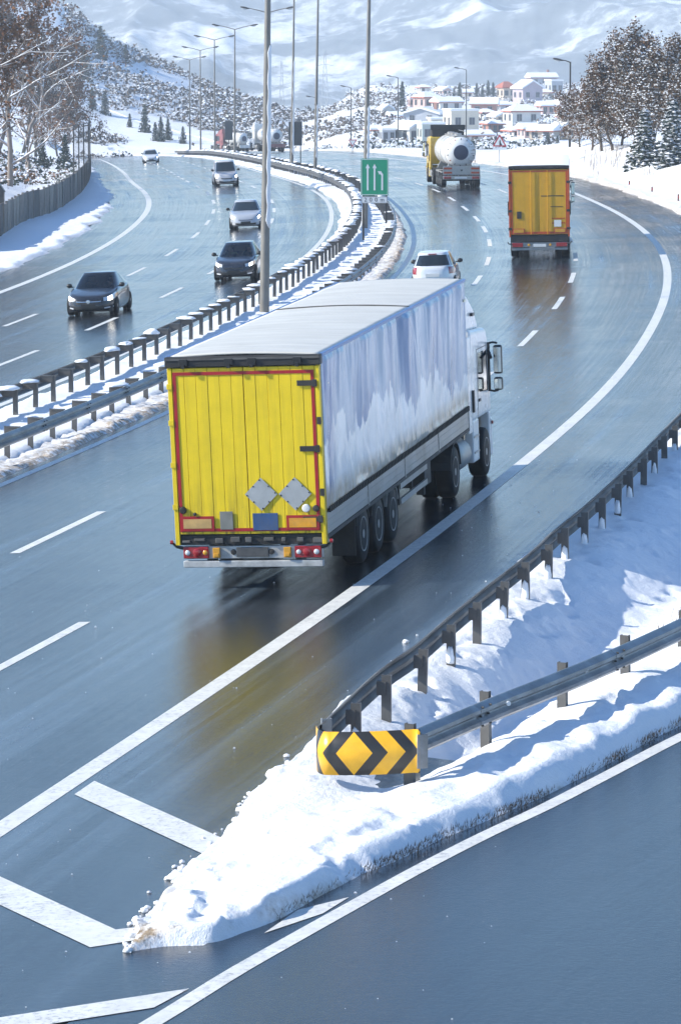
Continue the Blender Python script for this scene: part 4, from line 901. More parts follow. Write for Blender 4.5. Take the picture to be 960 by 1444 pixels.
def tractor(root, y0, paint, full=True, deflector=True, dark_top=False):
    """cab whose back wall stands at y0"""
    # wheels, chassis
    MB().b2((-.45, y0 - 3.1, .62), (-.33, y0 + 2.0, .88)).b2((.33, y0 - 3.1, .62), (.45, y0 + 2.0, .88)).b2((-.33, y0 - 2.0, .70), (.33, y0 - 1.8, .86)).build('chassis', M_CHAS, root)
    for sx in (-1, 1):
        put_wheel(root, TW, sx * 1.075, y0 - 2.2, .51); put_wheel(root, TW, sx * 1.09, y0 + 1.35, .51)
        if full: o = put_wheel(root, TW, sx * .735, y0 - 2.2, .51)
        q = np.linspace(.15, math.pi - .15, 12); mm = MB(); vs = []
        for a in q:
            for (xx, rr_) in ((sx * .60, .60), (sx * 1.25, .60), (sx * 1.25, .57), (sx * .60, .57)): vs.append((xx, y0 - 2.2 + rr_ * math.cos(a), .51 + rr_ * math.sin(a)))
        mm.add(vs, [(i * 4 + j, i * 4 + (j + 1) % 4, i * 4 + 4 + (j + 1) % 4, i * 4 + 4 + j) for i in range(len(q) - 1) for j in range(4)]); mm.build('mudguard', M_CHAS, root)
        MB().lathe([(-.62, .05), (-.60, .30), (-.55, .33), (.55, .33), (.60, .30), (.62, .05)], (sx * .92, y0 - .95, .68), 'Y', 20).build('fuel_tank', M_ALU, root, auto=40)
        # lower cab side with steps and arch
        so = MB().b2((sx * 1.02, y0 + .05, .42), (sx * 1.22, y0 + .72, 1.28)).build('side_skirt', paint, root, bevel=.03); MB().b2((sx * 1.02, y0 + 1.98, .36), (sx * 1.22, y0 + 2.15, 1.28)).build('bumper_corner', paint, root, bevel=.03)
        MB().b2((sx * 1.19, y0 + .12, .60), (sx * 1.235, y0 + .66, .64)).b2((sx * 1.19, y0 + .12, .92), (sx * 1.235, y0 + .66, .96)).build('step', M_ALU, so)
    MB().b2((-1.22, y0 + 2.16, .34), (1.22, y0 + 2.34, 1.15)).build('front_bumper', paint, root, bevel=.05)
    # cab shell: side profile swept across, rounded edges
    prof = [(y0, 1.25), (y0 + 2.28, 1.25), (y0 + 2.30, 1.75), (y0 + 2.12, 2.75), (y0 + 1.90, 3.05), (y0 + .05, 3.12), (y0, 3.0)]
    cab_ = MB().prism(prof, 'X', -1.22, 1.22).build('cab', paint, root, bevel=.09, seg=3)
    ws = MB().add([(-1.1, y0 + 2.295, 1.82), (1.1, y0 + 2.295, 1.82), (1.06, y0 + 2.135, 2.72), (-1.06, y0 + 2.135, 2.72)], [(0, 1, 2, 3)]).build('windscreen', M_GLASSD, cab_); ws.modifiers.new('t', 'SOLIDIFY').thickness = .02
    MB().b2((-.95, y0 + 2.30, 1.28), (.95, y0 + 2.325, 1.68)).build('grille', M_CHAS, cab_)
    for sx in (-1, 1):
        dr = MB().add([(sx * 1.226, y0 + .78, 1.80), (sx * 1.226, y0 + 1.92, 1.74), (sx * 1.226, y0 + 1.86, 2.60), (sx * 1.226, y0 + .82, 2.60)], [(0, 1, 2, 3)]).build('side_window', M_GLASSD, cab_); dr.modifiers.new('t', 'SOLIDIFY').thickness = .012
        d2 = MB(); d2.b2((sx * 1.221, y0 + .70, 1.30), (sx * 1.225, y0 + .715, 2.68)); d2.b2((sx * 1.221, y0 + .70, 2.67), (sx * 1.225, y0 + 1.9, 2.685)); d2.build('door_seam', M_BLACK, cab_)
        MB().b2((sx * 1.222, y0 + .80, 1.60), (sx * 1.245, y0 + .98, 1.66)).build('door_handle', M_BLACK, cab_, bevel=.008)
        MB().b2((sx * 1.222, y0 + .05, 1.45), (sx * 1.26, y0 + .16, 1.9)).build('grab_handle', M_BLACK, cab_, bevel=.01)
        # mirrors on their bracket
        mr = MB(); xo = sx * 1.24; xi = sx * 1.43; ym = y0 + 2.05
        mr.tube([(xo, ym, 2.70), (sx * 1.34, ym, 2.72), (xi, ym, 2.70)], .022, 8); mr.tube([(xo, ym, 1.72), (sx * 1.34, ym, 1.70), (xi, ym, 1.72)], .022, 8)
        mr.tube([(xo, ym, 2.72), (xo, ym - .01, 2.2), (xo, ym, 1.70)], .03, 8); mo = mr.build('mirror_bracket', M_BLACK, root, auto=60)
        MB().b2((xi - .09, ym - .05, 2.06), (xi + .09, ym + .10, 2.66)).b2((xi - .09, ym - .05, 1.72), (xi + .09, ym + .10, 1.99)).build('mirror_housing', M_BLACK, mo, bevel=.04)
        MB().b2((xi - .075, ym - .062, 2.10), (xi + .075, ym - .052, 2.62)).b2((xi - .075, ym - .062, 1.75), (xi + .075, ym - .052, 1.96)).build('mirror_glass', M_MIRROR, mo, bevel=.004)
        MB().tube([(xo, ym - .02, 2.55), (sx * 1.33, ym - .25, 2.42)], .035, 6).build('window_visor_arm', M_BLACK, mo)
        # side fairing behind the cab
        MB().b2((sx * 1.16, y0 - .38, 1.05), (sx * 1.22, y0 + .02, 3.0)).build('side_fairing', paint, root, bevel=.025)
        MB().b2((sx * 1.225, y0 + 2.2, 1.0), (sx * 1.26, y0 + 2.3, 1.07)).build('side_marker', M_LAMP_R, root)
    if deflector:
        d = MB().prism([(y0 + .02, 3.08), (y0 + 1.75, 3.04), (y0 + 1.3, 3.45), (y0 + .5, 3.80), (y0 + .05, 3.86)], 'X', -1.10, 1.10).build('air_deflector', paint if not dark_top else M_CHAS, root, bevel=.07, seg=3)
        MB().b2((1.11, y0 + .75, 3.36), (1.16, y0 + 1.0, 3.42)).build('marker', M_BLACK, d)

def trailer_under(root, wheels=(3.0, 4.31, 5.62), L=13.6):
    MB().b2((-.55, .3, .78), (-.42, L - .2, 1.0)).b2((.42, .3, .78), (.55, L - .2, 1.0)).build('chassis', M_CHAS, root)
    cr = MB()
    for y in np.arange(.6, L, .9): cr.b2((-1.2, y - .03, .90), (1.2, y + .03, .995))
    cr.build('cross_members', M_CHAS, root)
    for y in wheels:
        MB().tube([(-1.0, y, .5), (1.0, y, .5)], .07, 8).build('axle', M_CHAS, root)
        for sx in (-1, 1): put_wheel(root, TW, sx * 1.09, y, .51)
    for sx in (-1, 1):
        MB().b2((sx * .85, 2.28, .28), (sx * 1.26, 2.30, 1.0)).build('mudflap', M_CHAS, root)
        for y in wheels:
            q = np.linspace(.35, math.pi - .35, 8); mm = MB(); vs = []
            for a in q:
                for (xx, rr_) in ((sx * .88, .60), (sx * 1.25, .60), (sx * 1.25, .575), (sx * .88, .575)): vs.append((xx, y + rr_ * math.cos(a), .51 + rr_ * math.sin(a)))
            mm.add(vs, [(i * 4 + j, i * 4 + (j + 1) % 4, i * 4 + 4 + (j + 1) % 4, i * 4 + 4 + j) for i in range(len(q) - 1) for j in range(4)]); mm.build('mudguard', M_ALU if y == wheels[-1] else M_CHAS, root)
        MB().b2((sx * 1.20, 6.5, .80), (sx * 1.24, 9.1, .90)).build('side_guard', M_ALU, root); MB().b2((sx * 1.20, 6.5, .52), (sx * 1.24, 9.1, .62)).build('side_guard', M_ALU, root)
        for y in (6.55, 7.8, 9.05): MB().b2((sx * 1.15, y - .04, .50), (sx * 1.199, y + .04, .99)).build('guard_bracket', M_CHAS, root)
        MB().b2((sx * .62, 9.3, .40), (sx * 1.12, 10.1, .95)).build('pallet_box', M_CHAS, root, bevel=.02)
        MB().b2((sx * .75, 10.45, .10), (sx * .9, 10.6, .95)).build('landing_leg', M_CHAS, root)

def lorry_one():
    x, y = on_road(361, 832); 
    x, y = -1.43, 57.5
    s = u_of(x, y)[1]; root = thing('articulated_lorry', 'big articulated lorry with yellow rear doors and blue white side curtain', 'lorry', (x, y, float(g(x, y)) + .0), -R(12.0))
    root.rotation_euler = (0, 0, -R(12.0)); root.rotation_mode = 'YXZ'; root.rotation_euler[1] = -.040
    H = 4.0; hw = 1.275; L = 13.6
    trailer_under(root)
    MB().b2((-hw + .02, .06, 1.0), (hw - .02, L, 1.08)).build('floor', M_CHAS, root)
    # rear frame
    for sx in (-1, 1): MB().b2((sx * (hw - .075), -.03, .86), (sx * hw, .09, 3.80)).build('rear_post', M_YEL, root, bevel=.008)
    hd = MB().b2((-hw - .03, -.06, 3.815), (hw + .03, .12, 3.985)).build('header', M_CHAS, root, bevel=.012)
    MB().b2((-hw - .02, -.075, 3.93), (hw + .02, -.061, 3.965)).build('header_trim', M_STEELD, hd)
    for bx in (-.98, -.22, .17, .93): MB().b2((bx - .07, -.10, 3.84), (bx + .07, -.062, 3.95)).b2((bx - .03, -.12, 3.80), (bx + .03, -.101, 3.87)).build('bracket', M_BLACK, hd, bevel=.006)
    # doors built from planks
    for sg, nm in ((-1, 'door'), (1, 'door')):
        x0, x1 = (-1.195, -.006) if sg < 0 else (.006, 1.195); n = 6 if sg < 0 else 6
        d = MB().b2((x0, .0, 1.04), (x1, .03, 3.80)).build(nm, M_YEL, root)
        w = (x1 - x0) / n
        for i in range(n):
            off = rnd.uniform(-.003, .003); a = x0 + i * w
            MB().b2((a + .003, -.022 + off, 1.045), (a + w - .003, -.001, 3.795)).build('plank', M_YEL, d, bevel=.004, seg=1)
    rb = ring([(-1.185, 3.735), (1.185, 3.735), (1.185, 1.085), (-1.185, 1.085)], [(-1.13, 3.68), (1.13, 3.68), (1.13, 1.14), (-1.13, 1.14)], -.034, -.0285).build('reflective_border', M_BORD, root)
    for z in (3.52, 2.44, 1.28):
        hx = MB().b2((.90, -.052, z - .045), (1.235, -.0355, z + .045)).b2((1.16, -.075, z - .06), (1.235, -.053, z + .06)).build('hinge', M_CHAS, root, bevel=.006)
    for z in (3.5, 2.9, 2.2, 1.5): MB().b2((-1.29, -.05, z - .045), (-1.20, -.0355, z + .045)).build('hinge', M_YEL, root, bevel=.005)
    for z in (2.9, 1.72): MB().b2((1.21, -.06, z - .06), (1.28, -.034, z + .06)).build('latch', M_CHAS, root, bevel=.006)
    M_GREYP = simple('grey placard', (.42, .43, .43), .38, .3, .12, 5, dirt=((.28, .26, .22), .35))
    for cx in (.215, .785):
        pz_ = 1.70; r = .275; po = MB().prism([(cx - r, pz_), (cx, pz_ - r), (cx + r, pz_), (cx, pz_ + r)], 'Y', -.045, -.036).build('placard', M_GREYP, root)
        for i in range(8):
            a = i / 4; k4 = int(i / 2); t_ = .08 if i % 2 == 0 else .5
            P = [(cx - r, pz_), (cx, pz_ - r), (cx + r, pz_), (cx, pz_ + r)]; p = Vector(P[k4]).lerp(Vector(P[(k4 + 1) % 4]), t_); p = p.lerp(Vector((cx, pz_)), .07)
            MB().lathe([(-.055, .004), (-.052, .013), (-.046, .014)], (p.x, 0, p.y), 'Y', 8).build('rivet', M_BLACK, po)
    M_ORG = simple('orange marker plate', (.66, .30, .015), .35, 0, .25, 7, dirt=((.45, .28, .12), .5)); M_ORGF = simple('faded marker plate', (.52, .33, .12), .5, 0, .2, 7, dirt=((.34, .24, .12), .5))
    for (a, b, mt) in ((-1.165, -.60, M_ORGF), (.62, 1.165, M_ORG)):
        pl = MB().b2((a, -.050, 1.10), (b, -.0365, 1.345)).build('marker_plate', M_BORD, root, bevel=.004); MB().b2((a + .045, -.056, 1.145), (b - .045, -.0505, 1.30)).build('plate_field', mt, pl)
    MB().b2((-.50, -.046, 1.12), (-.28, -.036, 1.42)).build('grey_plate', simple('dull grey plate', (.22, .22, .20), .5, .2, .15, 5, dirt=((.1, .09, .07), .4)), root, bevel=.006)
    MB().b2((.055, -.046, 1.10), (.48, -.036, 1.385)).build('blue_plate', simple('blue plate', (.03, .08, .20), .45, 0, .2, 5, dirt=((.10, .11, .13), .45)), root, bevel=.006)
    for (cx, cz, rx, mt) in ((-1.12, 1.45, .062, M_CHAS), (.96, 1.46, .068, M_WHITE), (1.125, 1.455, .055, M_CHAS), (-.92, 1.38, .03, M_CHAS)):
        MB().lathe([(-.075, .01), (-.07, rx * .8), (-.055, rx), (-.036, rx)], (cx, 0, cz), 'Y', 16).build('round_lamp', mt, root, auto=40)
    # under the doors: dark beam, bumper with lamps, underrun bar
    bm_ = MB().b2((-1.26, .02, .855), (1.255, .16, 1.02)).build('rear_beam', M_CHAS, root, bevel=.01)
    for cx in np.linspace(-1.1, 1.1, 9): MB().box((cx + rnd.uniform(-.05, .05), .0, .93 + rnd.uniform(-.02, .02)), (rnd.uniform(.06, .2), .06, rnd.uniform(.04, .09))).build('catch', M_STEELD, bm_, bevel=.01)
    M_BUMP = simple('dirty white bumper', (.56, .57, .57), .45, .2, .12, 4, .05, dirt=((.06, .055, .05), .65))
    bu = MB().b2((-1.17, .05, .62), (1.18, .14, .83)).build('bumper', M_BUMP, root, bevel=.01)
    un = MB().b2((-1.175, .03, .475), (1.185, .15, .585)).build('underrun_bar', M_BUMP, root, bevel=.012); [MB().b2((sx * .7, .16, .50), (sx * .8, .5, .80)).build('bar_bracket', M_CHAS, un) for sx in (-1, 1)]
    for sx in (-1, 1):
        lc = MB().b2((sx * .72 if sx > 0 else -1.165, .01, .63), (1.17 if sx > 0 else -.735, .049, .825)).build('lamp_cluster', M_LAMP_R, bu, bevel=.012)
        for (cx, r, mt) in ((1.09, .045, M_LAMP_W), (.93, .07, M_LAMP_R), (.79, .04, M_LAMP_W if sx > 0 else M_LAMP_O)):
            MB().lathe([(-.012, .01), (-.008, r * .8), (.0, r), (.02, r)], (sx * cx, 0, .73), 'Y', 14).build('bulb', mt, lc, auto=40)
        MB().b2((sx * .60 - .06, -.01, .64), (sx * .60 + .06, .045, .81)).b2((sx * .60 - .045, -.03, .66), (sx * .60 + .045, -.011, .72)).build('bracket_lamp', M_LAMP_O, bu, bevel=.01)
        MB().lathe([(.025, .01), (.03, .045), (.046, .05)], (sx * .32, 0, .73), 'Y', 12).build('grommet', M_CHAS, bu)
        MB().tube([(sx * 1.17, .06, .80), (sx * 1.27, .02, .83), (sx * 1.34, .0, .90)], [.03, .025, .02], 8).build('marker_arm', M_BLACK, root); MB().lathe([(-.03, .01), (-.02, .035), (.02, .035), (.03, .01)], (sx * 1.35, 0, .91), 'X', 10).build('marker_lamp', M_LAMP_R, root, auto=60)
    MB().b2((-.265, .02, .65), (.275, .048, .81)).build('number_plate', simple('dirty plate', (.07, .072, .075), .5, 0, .3, 9, dirt=((.13, .12, .11), .4)), bu, bevel=.005)
    # roof, curtains, sideboards
    ny, nx = 130, 22; yy = np.linspace(.05, L, ny); xx = np.linspace(-hw - .005, hw + .005, nx); XX, YY = np.meshgrid(xx, yy, indexing='ij')
    ZZ = 3.985 + .05 * (1 - (XX / hw) ** 2) + .006 * np.sin(YY * 2 * math.pi / .62) * (1 - (XX / hw) ** 4) + .012 * fbm(XX * .8, YY * .5, 3, 5)
    ro = MB().grid(XX, YY, ZZ).build('roof', M_ROOF, root, smooth=True); ro.modifiers.new('t', 'SOLIDIFY').thickness = .03
    MB().tube([(x_, 7.9, 3.99 + .05 * (1 - (x_ / hw) ** 2)) for x_ in np.linspace(-hw + .02, hw - .02, 16)], .013, 6).build('roof_seam', M_STEELD, ro)
    for sx in (-1, 1):
        ny, nz = 420, 70; yy = np.linspace(.10, L, ny); zz = np.linspace(1.42, 3.975, nz); Y2, Z2 = np.meshgrid(yy, zz, indexing='ij')
        tz = (Z2 - 1.42) / 2.55
        w1 = fbm(Y2 * 1.9 + .25 * tz, Y2 * 0 + .6 * tz, 4, 91); w2 = fbm(Y2 * .62, tz * .7, 3, 92)
        fold = .10 * w1 * (.30 + .9 * tz ** 1.3) + .09 * w2 + .02 * fbm(Y2 * 4.5, tz * .4, 2, 94) * tz ** .7 + .02 + .012 * np.abs(np.sin(Y2 * math.pi / 1.7)) ** 6
        lean_ = fbm(Y2 * 2.6 + 1.2 * tz, tz * 3.0, 4, 95) * .035 * (1 - tz)
        X2 = sx * (hw + .004 + (fold + lean_) * np.clip(np.minimum(Y2 - .1, L - Y2) / .15, 0, 1) * np.clip((3.975 - Z2) / .12, 0, 1) * np.clip((Z2 - 1.40) / .15, 0, 1))
        cu = MB().grid(X2, Y2, Z2).build('side_curtain', M_CURT, root, smooth=True); cu.modifiers.new('t', 'SOLIDIFY').thickness = .008
        MB().b2((sx * (hw - .01), .1, 3.93), (sx * (hw + .035), L, 3.99)).build('curtain_rail', simple('blue rail', (.10, .20, .42), .4, 0, .2, 3), root, bevel=.01)
        MB().b2((sx * (hw + .03), .35, 3.45), (sx * (hw + .045), .48, 3.50)).b2((sx * (hw + .03), L - .35, 3.55), (sx * (hw + .05), L - .15, 3.60)).build('tape', simple('cream tape', (.75, .70, .50), .5), root)
        stp = MB()
        for y_ in np.arange(.25, L - .1, .135): stp.box((sx * (hw + .02), y_, 1.395), (.03, .035, .10))
        st_o = stp.build('buckle_straps', M_CHAS, root); st_o['kind'] = 'stuff'
        edges = [.10, 3.45, 6.8, 10.2, 13.55]
        for a, b in zip(edges[:-1], edges[1:]):
            sb = MB().b2((sx * (hw - .03), a + .03, 1.0), (sx * hw, b - .03, 1.36)).build('sideboard', M_ALU, root, bevel=.008)
            for z in (1.11, 1.23): MB().b2((sx * hw, a + .05, z - .008), (sx * (hw + .008), b - .05, z + .008)).build('groove_rib', M_ALU, sb)
            MB().b2((sx * (hw - .035), b - .028, .97), (sx * (hw + .012), b + .028, 1.40)).build('stanchion', M_ALU, root)
        MB().b2((sx * (hw - .04), .1, .93), (sx * hw + sx * .006, L, .995)).build('side_rail', M_CHAS, root)
        MB().b2((sx * (hw - .06), .02, 1.0), (sx * hw, .095, 3.95)).build('corner_post', M_YEL, root)
    MB().b2((-hw, L, 1.0), (hw, L + .05, 3.97)).build('front_wall', M_ALU, root, bevel=.02)
    tilt = Matrix.Translation((0, 4.3, 0)) @ Matrix.Rotation(.025, 4, 'X') @ Matrix.Translation((0, -4.3, 0))      # the trailer rides nose up on the tractor
    for ch in root.children:
        if ch.name.split('.')[0] not in ('wheel', 'axle', 'mudguard'): ch.matrix_local = tilt
    tractor(root, 14.25, M_CABW)
    return root
lorry_one()

def lorry_two():
    x, y = on_road(761, 367); u, s = u_of(x, y)
    root = thing('articulated_lorry', 'orange-yellow box lorry with red edged rear doors in the middle lane', 'lorry', (x, y, float(g(x, y))), -heading(s)); root.rotation_mode = 'YXZ'; root.rotation_euler[1] = -.02
    hw = 1.275; L = 13.6; trailer_under(root)
    MB().b2((-hw, .06, 1.0), (hw, L, 1.08)).build('floor', M_CHAS, root)
    for sx in (-1, 1):
        MB().b2((sx * (hw - .07), -.02, 1.0), (sx * hw, .09, 3.86)).build('rear_frame', M_BORD2, root, bevel=.008)
        d = MB().b2((sx * .006, .0, 1.1), (sx * (hw - .075), .04, 3.83)).build('door', M_YEL2, root, bevel=.006)
        for z in (3.3, 2.1, 1.35): MB().b2((sx * (hw - .12), -.03, z - .05), (sx * (hw + .03), -.021, z + .05)).build('hinge', M_CHAS, root)
        MB().tube([(sx * .35, -.04, 1.1), (sx * .35, -.04, 3.8)], .014, 6).build('lock_rod', M_YEL2, d)
        cu = MB(); yy = np.linspace(.1, L, 120); zz = np.linspace(1.2, 3.9, 20); Y2, Z2 = np.meshgrid(yy, zz, indexing='ij'); X2 = sx * (hw + .004 + .02 * fbm(Y2 * 1.5, Z2 * .4, 3, 7)); co = cu.grid(X2, Y2, Z2).build('side_curtain', M_CURT2, root, smooth=True)
        MB().b2((sx * (hw - .02), .1, .95), (sx * hw, L, 1.2)).build('sideboard', M_ALU, root)
        MB().b2((sx * 1.27, .2, 1.9), (sx * 1.33, .34, 2.5)).build('door_stay', M_CHAS, root, bevel=.02)
        p = MB().b2((sx * .62, -.025, 1.16), (sx * 1.12, -.012, 1.36)).build('marker_plate', M_BORD2, root); MB().b2((sx * .66, -.03, 1.19), (sx * 1.08, -.0255, 1.33)).build('plate_field', M_LAMP_O, p)
        lc = MB().b2((sx * .70, .0, .58), (sx * 1.16, .05, .75)).build('lamp_cluster', M_LAMP_R, root, bevel=.01); MB().lathe([(-.012, .01), (-.008, .05), (.01, .06)], (sx * .45, 0, .66), 'Y', 12).build('lamp', M_LAMP_O, root)
        MB().tube([(sx * 1.17, .05, .70), (sx * 1.30, .0, .72), (sx * 1.34, -.02, .80)], .025, 8).build('marker_arm', M_BLACK, root)
    ring([(-1.19, 3.80), (1.19, 3.80), (1.19, 1.12), (-1.19, 1.12)], [(-1.12, 3.73), (1.12, 3.73), (1.12, 1.22), (-1.12, 1.22)], -.010, -.003).build('reflective_border', M_BORD2, root)
    MB().b2((-hw, -.04, 3.865), (hw, .1, 3.98)).build('header', M_CHAS, root, bevel=.01)
    MB().b2((-.94, -.022, 1.78), (-.75, -.004, 2.08)).build('dark_plate', M_CHAS, root)
    MB().b2((.08, -.008, 2.70), (1.03, -.004, 2.735)).build('web_address_strip', M_CHAS, root); MB().b2((.47, -.008, 2.25), (1.0, -.004, 2.275)).build('phone_number_strip', M_CHAS, root)
    MB().b2((.52, -.012, 1.55), (1.08, -.004, 1.60)).b2((.52, -.012, 1.75), (1.08, -.004, 1.79)).build('orange_stripe', M_BORD2, root); MB().b2((.62, -.016, 1.42), (.92, -.0125, 1.70)).build('worn_sticker', M_WHITE, root)
    MB().b2((-1.2, .02, .80), (1.2, .15, 1.06)).build('rear_beam', M_CHAS, root); bu = MB().b2((-1.18, .06, .56), (1.18, .14, .77)).build('bumper', M_STEEL, root, bevel=.01)
    MB().b2((-.27, .03, .58), (.27, .059, .70)).build('number_plate', M_WHITE, bu); un = MB().b2((-1.18, .04, .44), (1.18, .15, .535)).build('underrun_bar', M_STEEL, root, bevel=.01)
    ny, nx = 60, 16; yy = np.linspace(.05, L, ny); xx = np.linspace(-hw, hw, nx); XX, YY = np.meshgrid(xx, yy, indexing='ij')
    ZZ = 3.992 + .035 * np.clip(1 - (np.abs(XX) / hw) ** 8, 0, 1) * sst((YY + .2) / .5) + .012 * fbm(XX * .8, YY * .5, 3, 8)
    MB().grid(XX, YY, ZZ).build('white_roof', M_SNOWCAP, root, smooth=True); MB().b2((-hw, .05, 3.9), (hw, L, 3.985)).build('roof', M_ALU, root)  # upper sheet is the white trailer roof itself, given the snow material
    MB().b2((-hw, L, 1.0), (hw, L + .05, 3.97)).build('front_wall', M_ALU, root)
    tractor(root, 14.35, M_CABW)
lorry_two()

M_TANK = simple('white tank paint', (.70, .70, .69), .28, 0, .06, 1.2, coat=.3, dirt=((.45, .42, .37), .3))
M_NAVY = simple('dark blue cover', (.025, .035, .075), .45, 0, .15, 3)
def tank_lorry(name, label, x, y, yaw, paint, board=True, dark_top=False, L=9.0, scale=1.0, red_low=False):
    root = thing(name, label, 'lorry', (x, y, float(g(x, y))), yaw); Rr = 1.0; zc = 2.28
    trailer_under(root, (1.1, 2.41, 3.72), L) if board else trailer_under(root, (1.5, 2.8), L)
    MB().lathe([(-.30, .05), (-.27, .45), (-.15, .78), (.05, .94), (.18, Rr), (L - 1.0, Rr), (L - .75, .92), (L - .55, .6), (L - .5, .1)], (0, .9, zc), 'Y', 40).build('tank', M_TANK, root, auto=50)
    for yy in (1.15, L * .5, L - .4): MB().lathe([(-.04, Rr), (-.04, Rr + .022), (.04, Rr + .022), (.04, Rr)], (0, yy, zc), 'Y', 40).build('tank_band', M_ALU, root, auto=40)
    cv = MB().lathe([(-.035, .04), (-.03, .40), (-.01, .48), (.22, .50)], (0, .58, zc), 'Y', 28).build('rear_cover', M_NAVY, root, auto=40)
    for i in range(14):
        a = 2 * math.pi * i / 14 + .2; MB().box((.84 * math.cos(a), .80, zc + .84 * math.sin(a)), (.05, .03, .15), 0, Matrix.Rotation(math.pi / 2 - a, 3, 'Y')).build('bolt_clamp', M_BORD2 if i % 4 == 0 else M_CHAS, root)
    ld = MB()
    for zz in np.arange(1.75, 2.75, .22): ld.b2((.52, .70, zz), (.92, .74, zz + .03))
    ld.b2((.50, .69, 1.6), (.53, .745, 2.9)); ld.b2((.91, .69, 1.6), (.94, .745, 2.9)); ld.build('ladder', M_ALU, root)
    wk = MB().b2((-.35, 1.2, zc + Rr + .0), (.35, L - .5, zc + Rr + .05)); wk.tube([(.3, 1.2, zc + Rr + .05), (.3, 1.2, zc + Rr + .35), (.3, L * .6, zc + Rr + .35)], .02, 6); wk.build('walkway', M_ALU, root)
    for yy in (2.6, 5.0, 7.0): MB().lathe([(-.02, .25), (.10, .25), (.13, .2), (.14, .02)], (0, yy, zc + Rr + .06), 'Z', 16).build('hatch', M_ALU, root, auto=40)
    MB().prism([(-1.0, .95), (1.0, .95), (.72, 1.55), (-.72, 1.55)], 'Y', 1.2, 1.5).prism([(-1.0, .95), (1.0, .95), (.72, 1.55), (-.72, 1.55)], 'Y', L - 1.6, L - 1.3).build('saddle', M_ALU, root)
    for sx in (-1, 1): MB().b2((sx * 1.0, .5, .98), (sx * 1.25, 4.5, 1.06)).build('mudguard', M_ALU, root)
    if board:
        bd = MB().b2((-1.2, .18, .86), (1.2, .26, 1.42)).build('rear_board', M_ALU, root, bevel=.01)
        for sx in (-1, 1):
            for z in (1.0, 1.27): MB().b2((sx * .62, .168, z - .06), (sx * 1.15, .179, z + .06)).build('reflective_strip', M_BORD2, bd)
            MB().b2((sx * .68, .10, .60), (sx * 1.14, .15, .76)).build('lamp_cluster', M_LAMP_R, root, bevel=.01)
        MB().prism([(-.09, 1.20), (.09, 1.20), (0, 1.06)], 'Y', .165, .179).build('badge', M_CHAS, bd)
        MB().b2((-1.22, .16, .56), (1.22, .24, .80)).build('bumper', M_ALU, root, bevel=.01); MB().b2((-.45, .14, .62), (.35, .159, .73)).build('number_plate', M_WHITE, root)
    else:
        MB().b2((-1.15, .2, .7), (1.15, .3, 1.2)).build('rear_board', M_CABR if red_low else M_WHITE, root)
    tractor(root, L + .75, paint, True, True, dark_top)
    if dark_top: MB().b2((-1.16, L + .7, 3.55), (1.16, L + 1.1, 3.88)).build('roof_spoiler', M_CHAS, root, bevel=.03)
    root.scale = (scale,) * 3; return root
x, y = on_road(651, 265); u, s = u_of(x, y)
tank_lorry('tank_lorry', 'white cylindrical tank lorry with yellow cab and dark round rear cover', x, y, -heading(s) + R(1), M_CABY, True, True, 8.2)
x, y, z, s = s_at_px(392, 5.5, s_of_y(380), s_of_y(460)); tank_lorry('tank_lorry', 'pale tank lorry far off behind the median rail, beside the dark board', x, y, -heading(s) + R(14), M_CABW, False, False, 7.0, 1.0, True)
x, y, z, s = s_at_px(347, 6.0, s_of_y(440), s_of_y(500)); tank_lorry('tank_lorry', 'white rounded tank lorry with red cab at the far end of the road', x, y, -heading(s) + R(25), M_CABR, False, False, 5.5, .95)

# ------------------------------------------------------------------ passenger cars
def paint(name, col, rough=.22): return simple(name, col, rough, .15, .05, 1.0, coat=.7, dirt=(tuple(.5 * c + .12 for c in col), .30))
def glass_mat():
    k = NT('windscreen glass'); tr = k.n('ShaderNodeBsdfTransparent'); tr.inputs[0].default_value = (.62, .72, .70, 1); gl = k.n('ShaderNodeBsdfGlossy'); gl.inputs['Roughness'].default_value = .04
    fr = k.n('ShaderNodeFresnel'); fr.inputs[0].default_value = 1.7; mx = k.n('ShaderNodeMixShader'); k.l(fr.outputs[0], mx.inputs[0]); k.l(tr.outputs[0], mx.inputs[1]); k.l(gl.outputs[0], mx.inputs[2]); k.l(mx.outputs[0], k.out.inputs[0]); return k.m
M_GLASS = glass_mat()
M_SEAT = simple('dark upholstery', (.03, .03, .032), .8)
def sgnp(v, p): return np.sign(v) * np.abs(v) ** p
